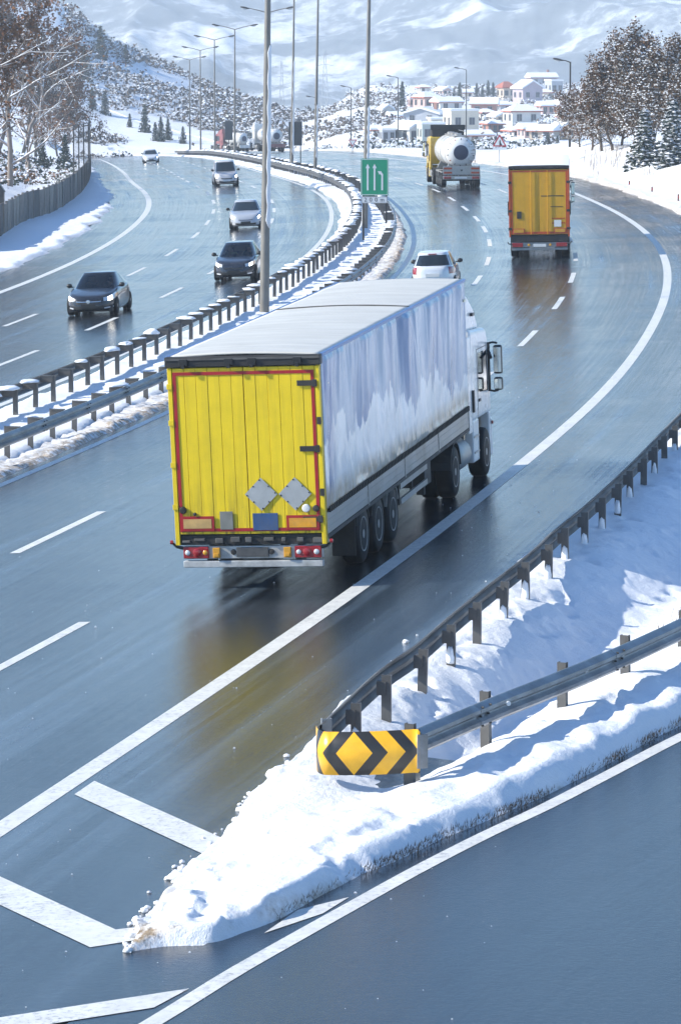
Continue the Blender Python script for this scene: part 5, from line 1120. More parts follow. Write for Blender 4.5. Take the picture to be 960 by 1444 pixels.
class Car:
    def __init__(s, L, W, H, sill=.22, zt=None, cab=None, wb=None, n=4.6, nose=.06, tail=.05):
        s.L, s.W, s.H, s.sill, s.n = L, W, H, sill, n; s.zt = zt; s.cab = cab; s.wb = wb; s.nose = nose; s.tail = tail
    def ztop(s, y): ys, zs = zip(*s.zt); return np.interp(y, ys, zs)
    def low(s, a, t, off=0.0):
        """lower body: angle round the plan (90 = front), t from sill to shoulder line"""
        e = 2 / s.n; cx, sy_ = np.cos(a), np.sin(a)
        wt = np.interp(t, [0, .12, .35, .7, .9, 1.0], [.93, .975, 1.0, .985, .955, .90])
        lf = np.interp(t, [0, .15, .45, .75, .92, 1.0], [.965, 1.0, 1.0, .985, .965, .935]); lr = np.interp(t, [0, .15, .45, .8, .95, 1.0], [.95, .99, 1.0, .985, .965, .94])
        x = s.W / 2 * wt * sgnp(cx, e * .9); y = s.L / 2 * np.where(sy_ > 0, lf, lr) * sgnp(sy_, e)
        # rounded nose in plan
        y = y - np.where(sy_ > 0, s.nose, -s.tail) * s.L * (np.abs(x) / (s.W / 2)) ** 3
        z = s.sill + t * (s.ztop(y) - s.sill)
        nx, ny = sgnp(cx, 1.2) * .9, sgnp(sy_, 1.2); l = np.sqrt(nx * nx + ny * ny) + 1e-9
        return x + off * nx / l, y + off * ny / l, z
    def up(s, a, t, off=0.0):
        """greenhouse: t from shoulder line to roof edge"""
        yr0, yf0, yr1, yf1, w0, w1, zb = s.cab
        e = 2 / 5.0; cx, sy_ = np.cos(a), np.sin(a)
        tt_ = np.clip(t, 0, 1); b = tt_ + .10 * tt_ * (1 - tt_)
        yf = yf0 + (yf1 - yf0) * b; yr = yr0 + (yr1 - yr0) * b; w = w0 + (w1 - w0) * tt_ ** 1.15
        yc, hl = (yf + yr) / 2, (yf - yr) / 2
        x = w * sgnp(cx, e); y = yc + hl * sgnp(sy_, e)
        y = y - np.where(sy_ > 0, .11, -.07) * (np.abs(x) / w) ** 2.2
        z0 = np.minimum(s.ztop(y) - .03, zb); z = z0 + (s.H - .055 - z0) * tt_
        nx, ny = sgnp(cx, 1.5), sgnp(sy_, 1.5); l = np.sqrt(nx * nx + ny * ny) + 1e-9
        return x + off * nx / l * .95, y + off * ny / l * .95, z + off * .4
    def patch(s, fn, a0, a1, t0, t1, off, na=14, nt=6, trim=None):
        A, T = np.meshgrid(np.linspace(a0, a1, na), np.linspace(t0, t1, nt), indexing='ij')
        if trim: T = trim(A, T)
        return MB().grid(*fn(A, T, off))
def fx(f, n): return math.pi / 2 - math.copysign(math.asin(min(1, abs(f) ** (n / 2 / .9))), f)     # angle on the front face for a fraction of the half width
def build_car(name, label, C, paint_m, loc, rz, kind='sedan', rear=False, grille='bar', open_screen=False, roll=0.0):
    root = thing(name, label, 'car', loc, rz); root.rotation_mode = 'YXZ'; root.rotation_euler[1] = roll
    A = np.linspace(0, 2 * math.pi, 121); T = np.linspace(0, 1, 15)
    AA, TT = np.meshgrid(A[:-1], T, indexing='ij'); X, Y, Z = C.low(AA, TT); n, m_ = X.shape
    mm = MB(); mm.v = list(zip(X.ravel().tolist(), Y.ravel().tolist(), Z.ravel().tolist()))
    mm.f = [(i * m_ + j, ((i + 1) % n) * m_ + j, ((i + 1) % n) * m_ + j + 1, i * m_ + j + 1) for i in range(n) for j in range(m_ - 1)]
    prev = [i * m_ + m_ - 1 for i in range(n)]; x1, y1 = X[:, -1], Y[:, -1]
    for q in (.97, .9, .75, .5, .25):
        o = len(mm.v); xx, yy = x1 * q, y1 * (q * .3 + .7) if False else y1 * q; zz = C.ztop(yy) + .055 * (1 - q ** 2) * np.clip(1 - np.abs(yy) / (C.L * .7), 0.2, 1)
        zz = np.where(q > .9, C.ztop(yy) + .012, zz)
        mm.v += list(zip(xx.tolist(), yy.tolist(), zz.tolist())); cur = [o + i for i in range(n)]
        mm.f += [(prev[i], prev[(i + 1) % n], cur[(i + 1) % n], cur[i]) for i in range(n)]; prev = cur
    o = len(mm.v); mm.v.append((0, 0, float(C.ztop(0.0)) + .05)); mm.f += [(prev[i], prev[(i + 1) % n], o) for i in range(n)]
    bot = [i * m_ for i in range(n)]; mm.f.append(tuple(bot[::-1]))
    body = mm.build('body', paint_m, root, auto=42)
    # wheel arches cut out of the body
    rw = C.wb[2]; cut = MB()
    for yw in C.wb[:2]:
        for sx in (-1, 1): cut.lathe([(-.28, rw * 1.14), (.28, rw * 1.14)], (sx * (C.W / 2 - .06), yw, rw), 'X', 28)
    co = cut.build('cutter', paint_m); md = body.modifiers.new('arch', 'BOOLEAN'); md.object = co; md.operation = 'DIFFERENCE'; md.solver = 'EXACT'
    dg = bpy.context.evaluated_depsgraph_get(); me = bpy.data.meshes.new_from_object(body.evaluated_get(dg)); body.modifiers.clear(); body.data = me; bpy.data.objects.remove(co)
    me.polygons.foreach_set('use_smooth', [True] * len(me.polygons)); me.set_sharp_from_angle(angle=R(42))
    MB().b2((-C.W / 2 + .12, -C.L / 2 + .35, .16), (C.W / 2 - .12, C.L / 2 - .35, .40)).build('underbody', M_CHAS, root)
    for yw in C.wb[:2]:
        for sx in (-1, 1):
            wo = put_wheel(root, CW, sx * (C.W / 2 - .125), yw, rw); wo.scale = (1, rw / .325, rw / .325)
            MB().lathe([(-.13, rw * .3), (-.13, rw * 1.12), (.0, rw * 1.12)], (sx * (C.W / 2 - .28), yw, rw), 'X', 20).build('wheel_well', M_BLACK, root)
    # greenhouse
    T = np.linspace(0, 1, 12); AA, TT = np.meshgrid(A[:-1], T, indexing='ij'); X, Y, Z = C.up(AA, TT); n, m_ = X.shape
    mm = MB(); mm.v = list(zip(X.ravel().tolist(), Y.ravel().tolist(), Z.ravel().tolist())); aw = R(44)
    for i in range(n):
        mid = (A[i] + A[i + 1]) / 2
        for j in range(m_ - 1):
            if open_screen and abs(mid - math.pi / 2) < aw - .02 and .06 < (T[j] + T[j + 1]) / 2 < .90: continue
            mm.f.append((i * m_ + j, ((i + 1) % n) * m_ + j, ((i + 1) % n) * m_ + j + 1, i * m_ + j + 1))
    yc = (C.cab[2] + C.cab[3]) / 2; prev = [i * m_ + m_ - 1 for i in range(n)]; x1, y1, z1 = X[:, -1], Y[:, -1], Z[:, -1]
    for q, dz in ((.985, .022), (.94, .036), (.8, .047), (.5, .055), (.2, .057)):
        o = len(mm.v); mm.v += list(zip((x1 * q).tolist(), (yc + (y1 - yc) * q).tolist(), (z1 + dz).tolist())); cur = [o + i for i in range(n)]
        mm.f += [(prev[i], prev[(i + 1) % n], cur[(i + 1) % n], cur[i]) for i in range(n)]; prev = cur
    mm.f.append(tuple(prev)); mm.build('cabin', paint_m, root, auto=50)
    gm_ = M_GLASS if open_screen else M_GLASSD
    C.patch(C.up, math.pi / 2 - aw, math.pi / 2 + aw, .05, .91, .006, 28, 10).build('windscreen', gm_, root, smooth=True)
    C.patch(C.up, -math.pi / 2 - R(42), -math.pi / 2 + R(42), .12, .88, .006, 28, 8).build('rear_window', M_GLASSD, root, smooth=True)
    for base in (0, math.pi):
        for (d0, d1) in ((-38, -3), (3, 40)):
            if base: d0, d1 = -d1, -d0
            C.patch(C.up, base + R(d0), base + R(d1), .10, .86, .005, 16, 6).build('side_window', M_GLASSD, root, smooth=True)
    N = C.n
    if not rear:
        for sg in (-1, 1):
            f0, f1 = fx(sg * C.lamp[0], N), fx(sg * C.lamp[1], N)
            lo = C.patch(C.low, f0, f1, C.lamp[2], C.lamp[3], .007, 14, 6, lambda a, t: t + (.10 * (1 - abs((a - f0) / (f1 - f0)))) * -(t - C.lamp[3]) * 3).build('headlight', M_LAMP_W, root, smooth=True)
            C.patch(C.low, f0 + (f1 - f0) * .25, f0 + (f1 - f0) * .6, C.lamp[2] + .04, C.lamp[3] - .05, .010, 8, 4).build('reflector', M_BEAM, lo, smooth=True)
            C.patch(C.low, fx(sg * .62, N), fx(sg * .90, N), .15, .24, .007, 10, 3).build('fog_lamp', M_LAMP_W if kind == 'sedan' else M_BLACK, root, smooth=True)
        if grille == 'bar':
            gr = C.patch(C.low, fx(-.50, N), fx(.50, N), .52, .80, .008, 24, 6, lambda a, t: np.where(t < .66, t + .10 * np.abs((a - math.pi / 2)), t)).build('grille', M_BLACK, root, smooth=True)
            C.patch(C.low, fx(-.50, N), fx(.50, N), .70, .75, .014, 24, 2).build('chrome_bar', M_CHROME, gr, smooth=True)
            x_, y_, z_ = C.low(np.array([math.pi / 2]), np.array([.725]), .01); MB().lathe([(0, .075), (.02, .075), (.025, .06), (.026, .01)], (0, float(y_[0]), float(z_[0])), 'Y', 18).build('emblem', M_CHROME, gr)
        elif grille == 'slim': C.patch(C.low, fx(-.42, N), fx(.42, N), .66, .73, .008, 20, 3).build('grille', M_BLACK, root, smooth=True)
        else: C.patch(C.low, fx(-.45, N), fx(.45, N), .62, .74, .008, 20, 3).build('grille', M_BLACK, root, smooth=True)
        C.patch(C.low, fx(-.60, N), fx(.60, N), .12, .34, .007, 24, 5).build('lower_intake', M_BLACK, root, smooth=True)
        x_, y_, z_ = C.low(np.array([math.pi / 2]), np.array([.44]), .012); MB().b2((-.26, float(y_[0]) - .01, float(z_[0]) - .055), (.26, float(y_[0]) + .012, float(z_[0]) + .055)).build('number_plate', M_WHITE if kind != 'sedan' else M_BLACK, root)
    else:
        for sg in (-1, 1):
            o_ = lambda f: -fx(f, N); C.patch(C.low, -fx(sg * .74, N), -fx(sg * .995, N), .62, .98, .008, 12, 6).build('tail_lamp', M_LAMP_R, root, smooth=True)
        x_, y_, z_ = C.low(np.array([-math.pi / 2]), np.array([.6]), .01); MB().b2((-.26, float(y_[0]) - .012, float(z_[0]) - .06), (.26, float(y_[0]) + .01, float(z_[0]) + .06)).build('number_plate', M_WHITE, root)
        xb, yb, zb = C.up(np.array([-math.pi / 2]), np.array([.95]), .02); MB().b2((-.16, float(yb[0]) - .02, float(zb[0]) - .02), (.16, float(yb[0]) + .01, float(zb[0]) + .015)).build('brake_lamp', M_LAMP_R, root)
        C.patch(C.low, -fx(-.9, N), -fx(.9, N), .05, .2, .006, 24, 3).build('bumper_insert', M_BLACK, root, smooth=True)
    ym = C.cab[1] - .42; zm = float(C.ztop(ym)) + .06
    for sx in (-1, 1):
        bm = bmesh.new(); bmesh.ops.create_icosphere(bm, subdivisions=2, radius=1)
        for v in bm.verts: v.co = Vector((v.co.x * .11, v.co.y * .075, v.co.z * .085))
        me = bpy.data.meshes.new('mirror'); bm.to_mesh(me); bm.free(); me.materials.append(M_BLACK if kind != 'van' else M_BLACK); me.polygons.foreach_set('use_smooth', [True] * len(me.polygons))
        mo = place(me, 'mirror', root, (sx * (C.W / 2 + .045), ym, zm + .04)); MB().b2((-.05 if sx < 0 else -.16, -.025, -.07), (.16 if sx < 0 else .05, .025, -.03)).build('mirror_arm', M_BLACK, mo)
    return root
def front_at(px, py, C, flip=True, skew=0.0):
    x, y = on_road(px, py); u, s = u_of(x, y); h = heading(s); sg = -1 if flip else 1
    # the pixel marks the ground under the bumper; the car reaches away from the camera
    off = C.L / 2 - .25
    cx, cy = x + math.sin(h) * off, y + math.cos(h) * off
    return (cx, cy, float(g(cx, cy))), (-h + (math.pi if flip else 0) + skew), .04 * (1 if flip else -1)
P_BLK = paint('black car paint', (.011, .013, .019)); P_BLK2 = paint('deep blue black car paint', (.010, .013, .024)); P_SIL = paint('silver car paint', (.46, .48, .52)); P_WHT = paint('white car paint', (.72, .73, .74)); P_BEI = paint('pale van paint', (.62, .60, .60))
sed = Car(4.75, 1.86, 1.48, .21, [(-2.4, .95), (-1.9, 1.02), (-.6, .97), (.75, .94), (1.2, .90), (1.9, .80), (2.2, .72), (2.4, .64)], (-1.95, 1.12, -.95, .22, .83, .60, 1.0), (1.40, -1.36, .335)); sed.lamp = (.60, .965, .60, .92)
l, r_, ro_ = front_at(127, 446, sed); car_a = build_car('car', 'black saloon with a bright chrome grille bar, nearest on the far carriageway', sed, P_BLK, l, r_, 'sedan', grille='bar', open_screen=True, roll=ro_)
hat = Car(4.25, 1.79, 1.50, .20, [(-2.15, .95), (-1.8, 1.02), (-.5, .97), (.75, .95), (1.1, .92), (1.75, .83), (2.0, .74), (2.15, .64)], (-1.98, 1.10, -1.45, .20, .80, .58, 1.0), (1.30, -1.30, .32)); hat.lamp = (.55, .95, .66, .92)
l2, r2, ro2 = front_at(331, 396, hat); car_b = build_car('car', 'black hatchback without a front plate, passenger in pale yellow', hat, P_BLK2, l2, r2, 'sedan', grille='none', open_screen=True, roll=ro2)
flu = Car(4.6, 1.81, 1.48, .20, [(-2.3, .95), (-1.9, 1.0), (-.5, .96), (.8, .95), (1.2, .92), (1.9, .82), (2.15, .72), (2.3, .62)], (-1.95, 1.18, -1.0, .30, .81, .58, .99), (1.36, -1.36, .325)); flu.lamp = (.58, .95, .62, .90)
l3, r3, ro3 = front_at(347, 323, flu); build_car('car', 'silver saloon between the pale van and the black hatchback', flu, P_SIL, l3, r3, 'sedan', grille='slim', roll=ro3)
van = Car(4.3, 1.79, 1.82, .22, [(-2.15, 1.05), (-1.6, 1.08), (0, 1.06), (.9, 1.06), (1.2, 1.04), (1.8, .92), (2.05, .82), (2.15, .70)], (-2.1, 1.18, -1.98, .42, .82, .68, 1.1), (1.38, -1.35, .33)); van.lamp = (.55, .96, .58, .88)
l4, r4, ro4 = front_at(320, 262, van); build_car('van', 'tall pale compact van on the far carriageway behind the silver saloon', van, P_BEI, l4, r4, 'van', grille='none', roll=ro4)['category'] = 'van'
x_, y_, z_, s_ = s_at_px(237, -14.6, s_of_y(330), s_of_y(470)); l5, r5, ro5 = (x_, y_, z_), -heading(s_) + math.pi, .04; build_car('car', 'tiny white car farthest away on the left', flu, P_WHT, l5, r5, 'sedan', grille='slim', roll=ro5)
hb = Car(3.9, 1.68, 1.50, .22, [(-1.95, .95), (-1.7, .98), (-.5, .95), (.7, .94), (1.0, .92), (1.6, .82), (1.85, .72), (1.95, .62)], (-1.86, 1.02, -1.5, .10, .76, .57, 1.0), (1.22, -1.2, .31))
l6, r6, ro6 = front_at(611, 412, hb, False); build_car('car', 'white hatchback with red tail lamps just ahead of the big lorry', hb, P_WHT, l6, r6, 'hatch', rear=True, roll=ro6)

# ------------------------------------------------------------------ people in the two nearest cars
SKIN = simple('skin', (.48, .27, .19), .5)
def seated_person(label, car_loc, car_rz, sx, cloth, hair=(.02, .015, .012), lean=0.0, drv=False):
    root = thing('person', label, 'person', car_loc, car_rz)
    V = {'pelvis': (sx, -.30, .46), 'waist': (sx, -.33, .66), 'chest': (sx + lean * .3, -.34, .90), 'neck': (sx + lean * .5, -.31, 1.08), 'head0': (sx + lean * .6, -.28, 1.18), 'head1': (sx + lean * .7, -.27, 1.31)}
    E_ = [('pelvis', 'waist'), ('waist', 'chest'), ('chest', 'neck'), ('neck', 'head0'), ('head0', 'head1')]
    rad = {'pelvis': .16, 'waist': .14, 'chest': .17, 'neck': .06, 'head0': .085, 'head1': .085}
    for s_ in (-1, 1):
        q = '%d' % s_; hx = .11 if drv else .16
        for nm, p, r in (('sh', (sx + s_ * .20, -.33, 1.0), .075), ('el', (sx + s_ * .27, -.12, .80), .05), ('wr', (sx + s_ * hx, .16, .90 if drv else .62), .035), ('ha', (sx + s_ * hx * .9, .22, .93 if drv else .60), .04),
                ('hip', (sx + s_ * .10, -.22, .44), .10), ('kn', (sx + s_ * .13, .22, .56), .075), ('an', (sx + s_ * .12, .50, .26), .05), ('to', (sx + s_ * .12, .66, .25), .045)): V[nm + q] = p; rad[nm + q] = r
        E_ += [('chest', 'sh' + q), ('sh' + q, 'el' + q), ('el' + q, 'wr' + q), ('wr' + q, 'ha' + q), ('pelvis', 'hip' + q), ('hip' + q, 'kn' + q), ('kn' + q, 'an' + q), ('an' + q, 'to' + q)]
    ks = list(V); me = bpy.data.meshes.new('body'); me.from_pydata([V[k_] for k_ in ks], [(ks.index(a), ks.index(b)) for a, b in E_], []); o = bpy.data.objects.new('body', me); COL.objects.link(o); o.parent = root
    sk = o.modifiers.new('skin', 'SKIN'); 
    for i, k_ in enumerate(ks): me.skin_vertices[0].data[i].radius = (rad[k_], rad[k_]); me.skin_vertices[0].data[i].use_root = (k_ == 'pelvis')
    o.modifiers.new('sub', 'SUBSURF').levels = 2; o.modifiers['sub'].render_levels = 2
    k = NT('clothed person'); s = k.n('ShaderNodeSeparateXYZ'); k.l(k.coord('Object'), s.inputs[0]); f = k.math('GREATER_THAN', s.outputs[2], 1.07); k.set(Base_Color=k.mix(f, cloth, (.48, .27, .19)), Roughness=.75); me.materials.append(k.m)
    h = MB().lathe([(-.05, .088), (.02, .098), (.08, .085), (.115, .045), (.122, .005)], (sx + lean * .7, -.29, 1.31), 'Z', 14).build('hair', simple('hair', hair, .6), root, smooth=True)
    hd = Vector((sx + lean * .65, -.27, 1.25)); MB().add([hd + Vector((-.018, .075, -.02)), hd + Vector((.018, .075, -.02)), hd + Vector((0, .115, -.015)), hd + Vector((0, .08, .035))], [(0, 1, 2), (0, 2, 3), (1, 3, 2)]).build('nose', SKIN, root)
    for s_ in (-1, 1): MB().lathe([(-.006, .012), (.004, .010), (.008, .002)], (hd.x + s_ * .032, hd.y + .078, hd.z + .035), 'Y', 8).build('eye', M_BLACK, root)
    return root
def seats(rt):
    for sx in (-.36, .36): b_ = MB().b2((sx - .22, -.62, .45), (sx + .22, -.48, 1.08)).build('seat', M_SEAT, rt, bevel=.05); MB().b2((sx - .12, -.60, 1.10), (sx + .12, -.50, 1.28)).build('headrest', M_SEAT, b_, bevel=.04)
    st_ = MB().lathe([(-.012, .165), (.012, .165), (.012, .19), (-.012, .19), (-.012, .165)], (-.36, .26, .93), 'Y', 20).build('steering_wheel', M_BLACK, rt, smooth=True)
seats(car_b); seats(car_a)
seated_person('driver of the black hatchback in a grey top behind the wheel', l2, r2, -.36, (.16, .20, .18), drv=True)
seated_person('passenger of the black hatchback wearing a pale yellow top', l2, r2, .36, (.62, .58, .28), (.30, .20, .10), .05)
seated_person('driver of the nearest black saloon in a dark coat', l, r_, -.36, (.06, .06, .07), drv=True)

# ================================================================== trees
def foliage_mat(name, a, b, rough=.8):
    k = NT(name); n = k.noise(k.coord('Object'), 2.5, 3, .6); k.set(Base_Color=k.ramp(n, [(.3, a), (.7, b)]), Roughness=rough, Specular_IOR_Level=.2); return k.m
M_BARK = simple('dark bark', (.075, .058, .045), .9, 0, .3, 6, .3)
M_BARKP = simple('pale bark', (.24, .20, .17), .85, 0, .25, 6, .3)
M_LEAFB = foliage_mat('dry brown leaves', (.05, .034, .022), (.13, .08, .045))
M_LEAFR = foliage_mat('rusty leaves', (.065, .038, .022), (.16, .085, .042))
M_LEAFD = foliage_mat('dark rusty leaves', (.075, .038, .018), (.22, .10, .042))
M_NEED = foliage_mat('dark needles', (.022, .035, .028), (.05, .065, .05))
M_NEEDB = foliage_mat('blue green needles', (.025, .038, .038), (.06, .075, .07))
M_SCRUB = foliage_mat('brown scrub', (.055, .048, .042), (.14, .105, .08))
M_TWIG = simple('twigs', (.16, .12, .095), .9, 0, .3, 5)
def quad(mm, c, r, rs, flat=0.0):
    a = Vector((rs.gauss(0, 1), rs.gauss(0, 1), rs.gauss(0, 1 - flat))).normalized(); b = a.cross(Vector((rs.gauss(0, 1), rs.gauss(0, 1), rs.gauss(0, 1)))).normalized(); o = len(mm.v)
    mm.v += [tuple(c + a * r), tuple(c + b * r * .7), tuple(c - a * r), tuple(c - b * r * .7)]; mm.f.append((o, o + 1, o + 2, o + 3))
def blob(mm, c, r, rs, fl=.6):
    o = len(mm.v); q = rs.uniform(.8, 1.3)
    P = [(1, 0, 0), (0, 1, 0), (-1, 0, 0), (0, -1, 0)]
    for p in P: mm.v.append((c.x + p[0] * r * q * rs.uniform(.7, 1.2), c.y + p[1] * r * rs.uniform(.7, 1.2), c.z + rs.uniform(-.1, .1) * r))
    mm.v += [(c.x, c.y, c.z + r * fl), (c.x, c.y, c.z - r * fl * .6)]
    for i in range(4): j = (i + 1) % 4; mm.f += [(o + i, o + j, o + 4), (o + j, o + i, o + 5)]
def make_tree(seed, H=10.0, spread=.42, limbs=9, sub=6, tw=5, leaves=7, snow=3, leaf_r=.11, lean=(0, 0), trunk_r=.17, low=.30, droop=.0, limb_snow=.8, snow_r=.10):
    rs = random.Random(seed); wood = MB(); leaf = MB(); sn = MB()
    def branch(p, d, ln, r, lv, n):
        pts = [p.copy()]; rad = [r]
        for i in range(n):
            d = (d + Vector((rs.gauss(0, .16), rs.gauss(0, .16), rs.gauss(0, .10) + (.06 if lv < 3 else 0) - droop * (i / n)))).normalized(); p = p + d * ln / n; pts.append(p.copy()); rad.append(r * (1 - .75 * (i + 1) / n))
        wood.tube(pts, rad, 7 if lv == 0 else (5 if lv == 1 else 3), False)
        if 0 < lv < 3 and limb_snow:
            sp_ = [q + Vector((0, 0, rad[i] * .75)) for i, q in enumerate(pts)]
            if rs.random() < limb_snow and abs(d.z) < .92: sn.tube(sp_, [max(.012, x * .8) for x in rad], 4, False)
        return pts, d
    tp, d = branch(Vector((0, 0, -.4)), Vector((lean[0], lean[1], 1)).normalized(), H * .78, trunk_r, 0, 7)
    for i in range(limbs):
        t = low + (1 - low) * (i + rs.random()) / limbs; k = t * 7; a = tp[int(min(k, 6))].lerp(tp[int(min(k, 6)) + 1], min(1, k - int(min(k, 6))))
        az = i * 2.4 + rs.gauss(0, .4); el = rs.uniform(.25, .75) + .35 * t; dd = Vector((math.cos(az) * math.cos(el), math.sin(az) * math.cos(el), math.sin(el)))
        ln = H * spread * (1.05 - .55 * t) * rs.uniform(.8, 1.25); lp, ld = branch(a, dd, ln, trunk_r * .45 * (1.1 - .6 * t), 1, 5)
        for j in range(sub):
            t2 = .25 + .75 * (j + rs.random()) / sub; q = t2 * 5; b = lp[int(min(q, 4))].lerp(lp[int(min(q, 4)) + 1], min(1, q - int(min(q, 4))))
            d2 = (ld + Vector((rs.gauss(0, .7), rs.gauss(0, .7), rs.gauss(.1, .45)))).normalized(); bp_, bd = branch(b, d2, ln * .42 * rs.uniform(.6, 1.2), trunk_r * .13, 2, 3)
            for k3 in range(tw):
                c = bp_[rs.randrange(1, 4)]; d3 = (bd + Vector((rs.gauss(0, .8), rs.gauss(0, .8), rs.gauss(0, .6)))).normalized(); e, _ = branch(c, d3, ln * .24 * rs.uniform(.6, 1.4), .017, 3, 2)
                for _ in range(leaves if rs.random() < .85 else 0): quad(leaf, e[rs.randrange(1, 3)] + Vector((rs.gauss(0, .16), rs.gauss(0, .16), rs.gauss(0, .14))), leaf_r * rs.uniform(.6, 1.3), rs)
                for _ in range(snow):
                    if rs.random() < .6: blob(sn, e[rs.randrange(0, 3)] + Vector((rs.gauss(0, .12), rs.gauss(0, .12), .06)), snow_r * rs.uniform(.5, 1.3), rs)
    return wood, leaf, sn
def tree_set(seed, bark, leafm, **kw):
    w, l, s = make_tree(seed, **kw); a = w.mesh('trunk', bark, True); b = l.mesh('crown', leafm) if l.v else None; c = s.mesh('snow', M_SNOWCAP) if s.v else None
    return a, b, c
def put_tree(ms, name, label, cat, loc, sc, rz, group=None):
    rt = thing(name, label, cat, loc, rz, group); place(ms[0], 'trunk', rt)
    if ms[1]: place(ms[1], 'crown', rt)
    if ms[2]: place(ms[2], 'snow', rt)['kind'] = 'stuff'
    rt.scale = (sc, sc, sc); return rt
BROWN = [tree_set(200 + i, M_BARK, M_LEAFB if i % 2 else M_LEAFR, H=10, spread=.36, limbs=18, sub=8, tw=7, leaves=10, snow=4, low=.14, leaf_r=.10, snow_r=.105, trunk_r=.15) for i in range(4)]
RT = [(834, 213, 92, 'slim brown-leaved snowy tree, first on the right after the lamp post'), (849, 214, 78, 'second brown-leaved tree from the left in the right grove, leaning trunk'), (865, 213, 62, 'third brown-leaved tree from the left in the right grove'),
      (886, 217, 58, 'brown-leaved tree with forked pale trunk in the middle of the right grove'), (904, 206, 40, 'tall brown tree behind the forked one in the right grove'), (925, 216, 46, 'brown-leaved tree right of the forked one, behind the snowy pine'),
      (945, 206, 26, 'tallest dark tree at the top right corner'), (966, 214, 40, 'brown tree cut by the right picture edge'), (818, 208, 118, 'small brown tree leaning over the first lamp post on the right'), (985, 204, 20, 'tall tree outside the right edge, crown tips in view'), (876, 205, 66, 'thin-crowned brown tree at the back of the right grove')]
for i, (px, py, top, lab) in enumerate(RT):
    b = on_land(px, py, 120, 330); H = (py - top) / F_PX * b.y; put_tree(BROWN[i % 4], 'broadleaf_tree', lab, 'tree', tuple(b - Vector((0, 0, .1))), H / 9.6, i * 1.9, 'brown snowy trees of the right grove')
BARE = [tree_set(300 + i, M_BARKP if i < 2 else M_BARK, M_LEAFD, H=11, spread=.44, limbs=(10 if i < 2 else 13), sub=6, tw=(4 if i < 2 else 5), leaves=(5 if i < 2 else 22), snow=1, low=.16, droop=.10, limb_snow=(1.0 if i < 2 else .35), snow_r=.08, trunk_r=(.17 if i < 2 else .13), leaf_r=(.07 if i < 2 else .095), lean=(.12, -.05)) for i in range(3)]
LT = [(14, 262, -20, 0, 'pale bare tree with snow-laden arching limbs at the left edge'), (40, 246, 10, 1, 'pale bare tree right of the edge tree, branches reaching over the fence'), (-22, 262, -60, 2, 'rust-leaved tree cut by the left picture edge'), (28, 216, -30, 2, 'rust-leaved tree behind the pale bare trees on the left bank'),
      (62, 220, 40, 2, 'rusty low tree at the right end of the left grove'), (84, 218, 84, 2, 'small rust-leaved tree beside the tall mesh fence'), (-6, 200, -50, 2, 'tall rust-leaved tree at the back of the left grove'), (50, 200, 8, 2, 'rust-leaved tree in the second row of the left grove'), (-60, 255, -40, 0, 'bare tree outside the left edge, limbs in view'), (98, 205, 96, 2, 'smallest rusty tree behind the mesh fence')]
for i, (px, py, top, k, lab) in enumerate(LT):
    b = on_land(px, py, 120, 420); H = (py - top) / F_PX * b.y; put_tree(BARE[k], 'broadleaf_tree', lab, 'tree', tuple(b - Vector((0, 0, .1))), H / 10.5, [0.3, 5.8, 2, 1, 3.3, 4.4, .8, 5.1, .5, 2.7][i], 'trees on the left bank')

def make_conifer(seed, H=6.0, Rr=1.5, tiers=20, nb=9, snow=.35, thin=1.0, card=.30):
    rs = random.Random(seed); w = MB(); l = MB(); s = MB(); w.tube([(0, 0, -.4), (0, 0, H * .5), (0, 0, H * .98)], [H * .018, H * .012, .01], 6, False)
    for i in range(tiers):
        t = .05 + .95 * (i / tiers); z = H * t; r = Rr * (1 - t) ** .75 * rs.uniform(.8, 1.15) + .05
        for j in range(nb):
            a = j * 2 * math.pi / nb + i * .7 + rs.gauss(0, .2); rr_ = r * rs.uniform(.65, 1.15)
            for q in np.linspace(.25, 1, 3):
                c = Vector((math.cos(a) * rr_ * q, math.sin(a) * rr_ * q, z - .28 * rr_ * q + rs.gauss(0, .05)))
                for _ in range(2): quad(l, c + Vector((rs.gauss(0, .08), rs.gauss(0, .08), rs.gauss(0, .06))) * thin, card * rs.uniform(.6, 1.2) * (.5 + .5 * (1 - t)) * H / 6, rs)
                if rs.random() < snow: blob(s, c + Vector((0, 0, .10 * H / 6)), card * (.75 if snow < .9 else 1.15) * rs.uniform(.5, 1.1) * (.5 + .5 * (1 - t)) * H / 6, rs, .35)
    return w.mesh('trunk', M_BARK, True), l.mesh('crown', M_NEEDB if seed % 2 else M_NEED), (s.mesh('snow', M_SNOWCAP) if s.v else None)
CON = [make_conifer(400 + i, 6, 1.35 + .25 * (i % 2), 18, 8, .12) for i in range(3)]; CONS = [make_conifer(410 + i, 6, 2.0, 16, 10, 1.0, 1.4, .34) for i in range(2)]; CYP = make_conifer(420, 6, .62, 22, 7, .1)
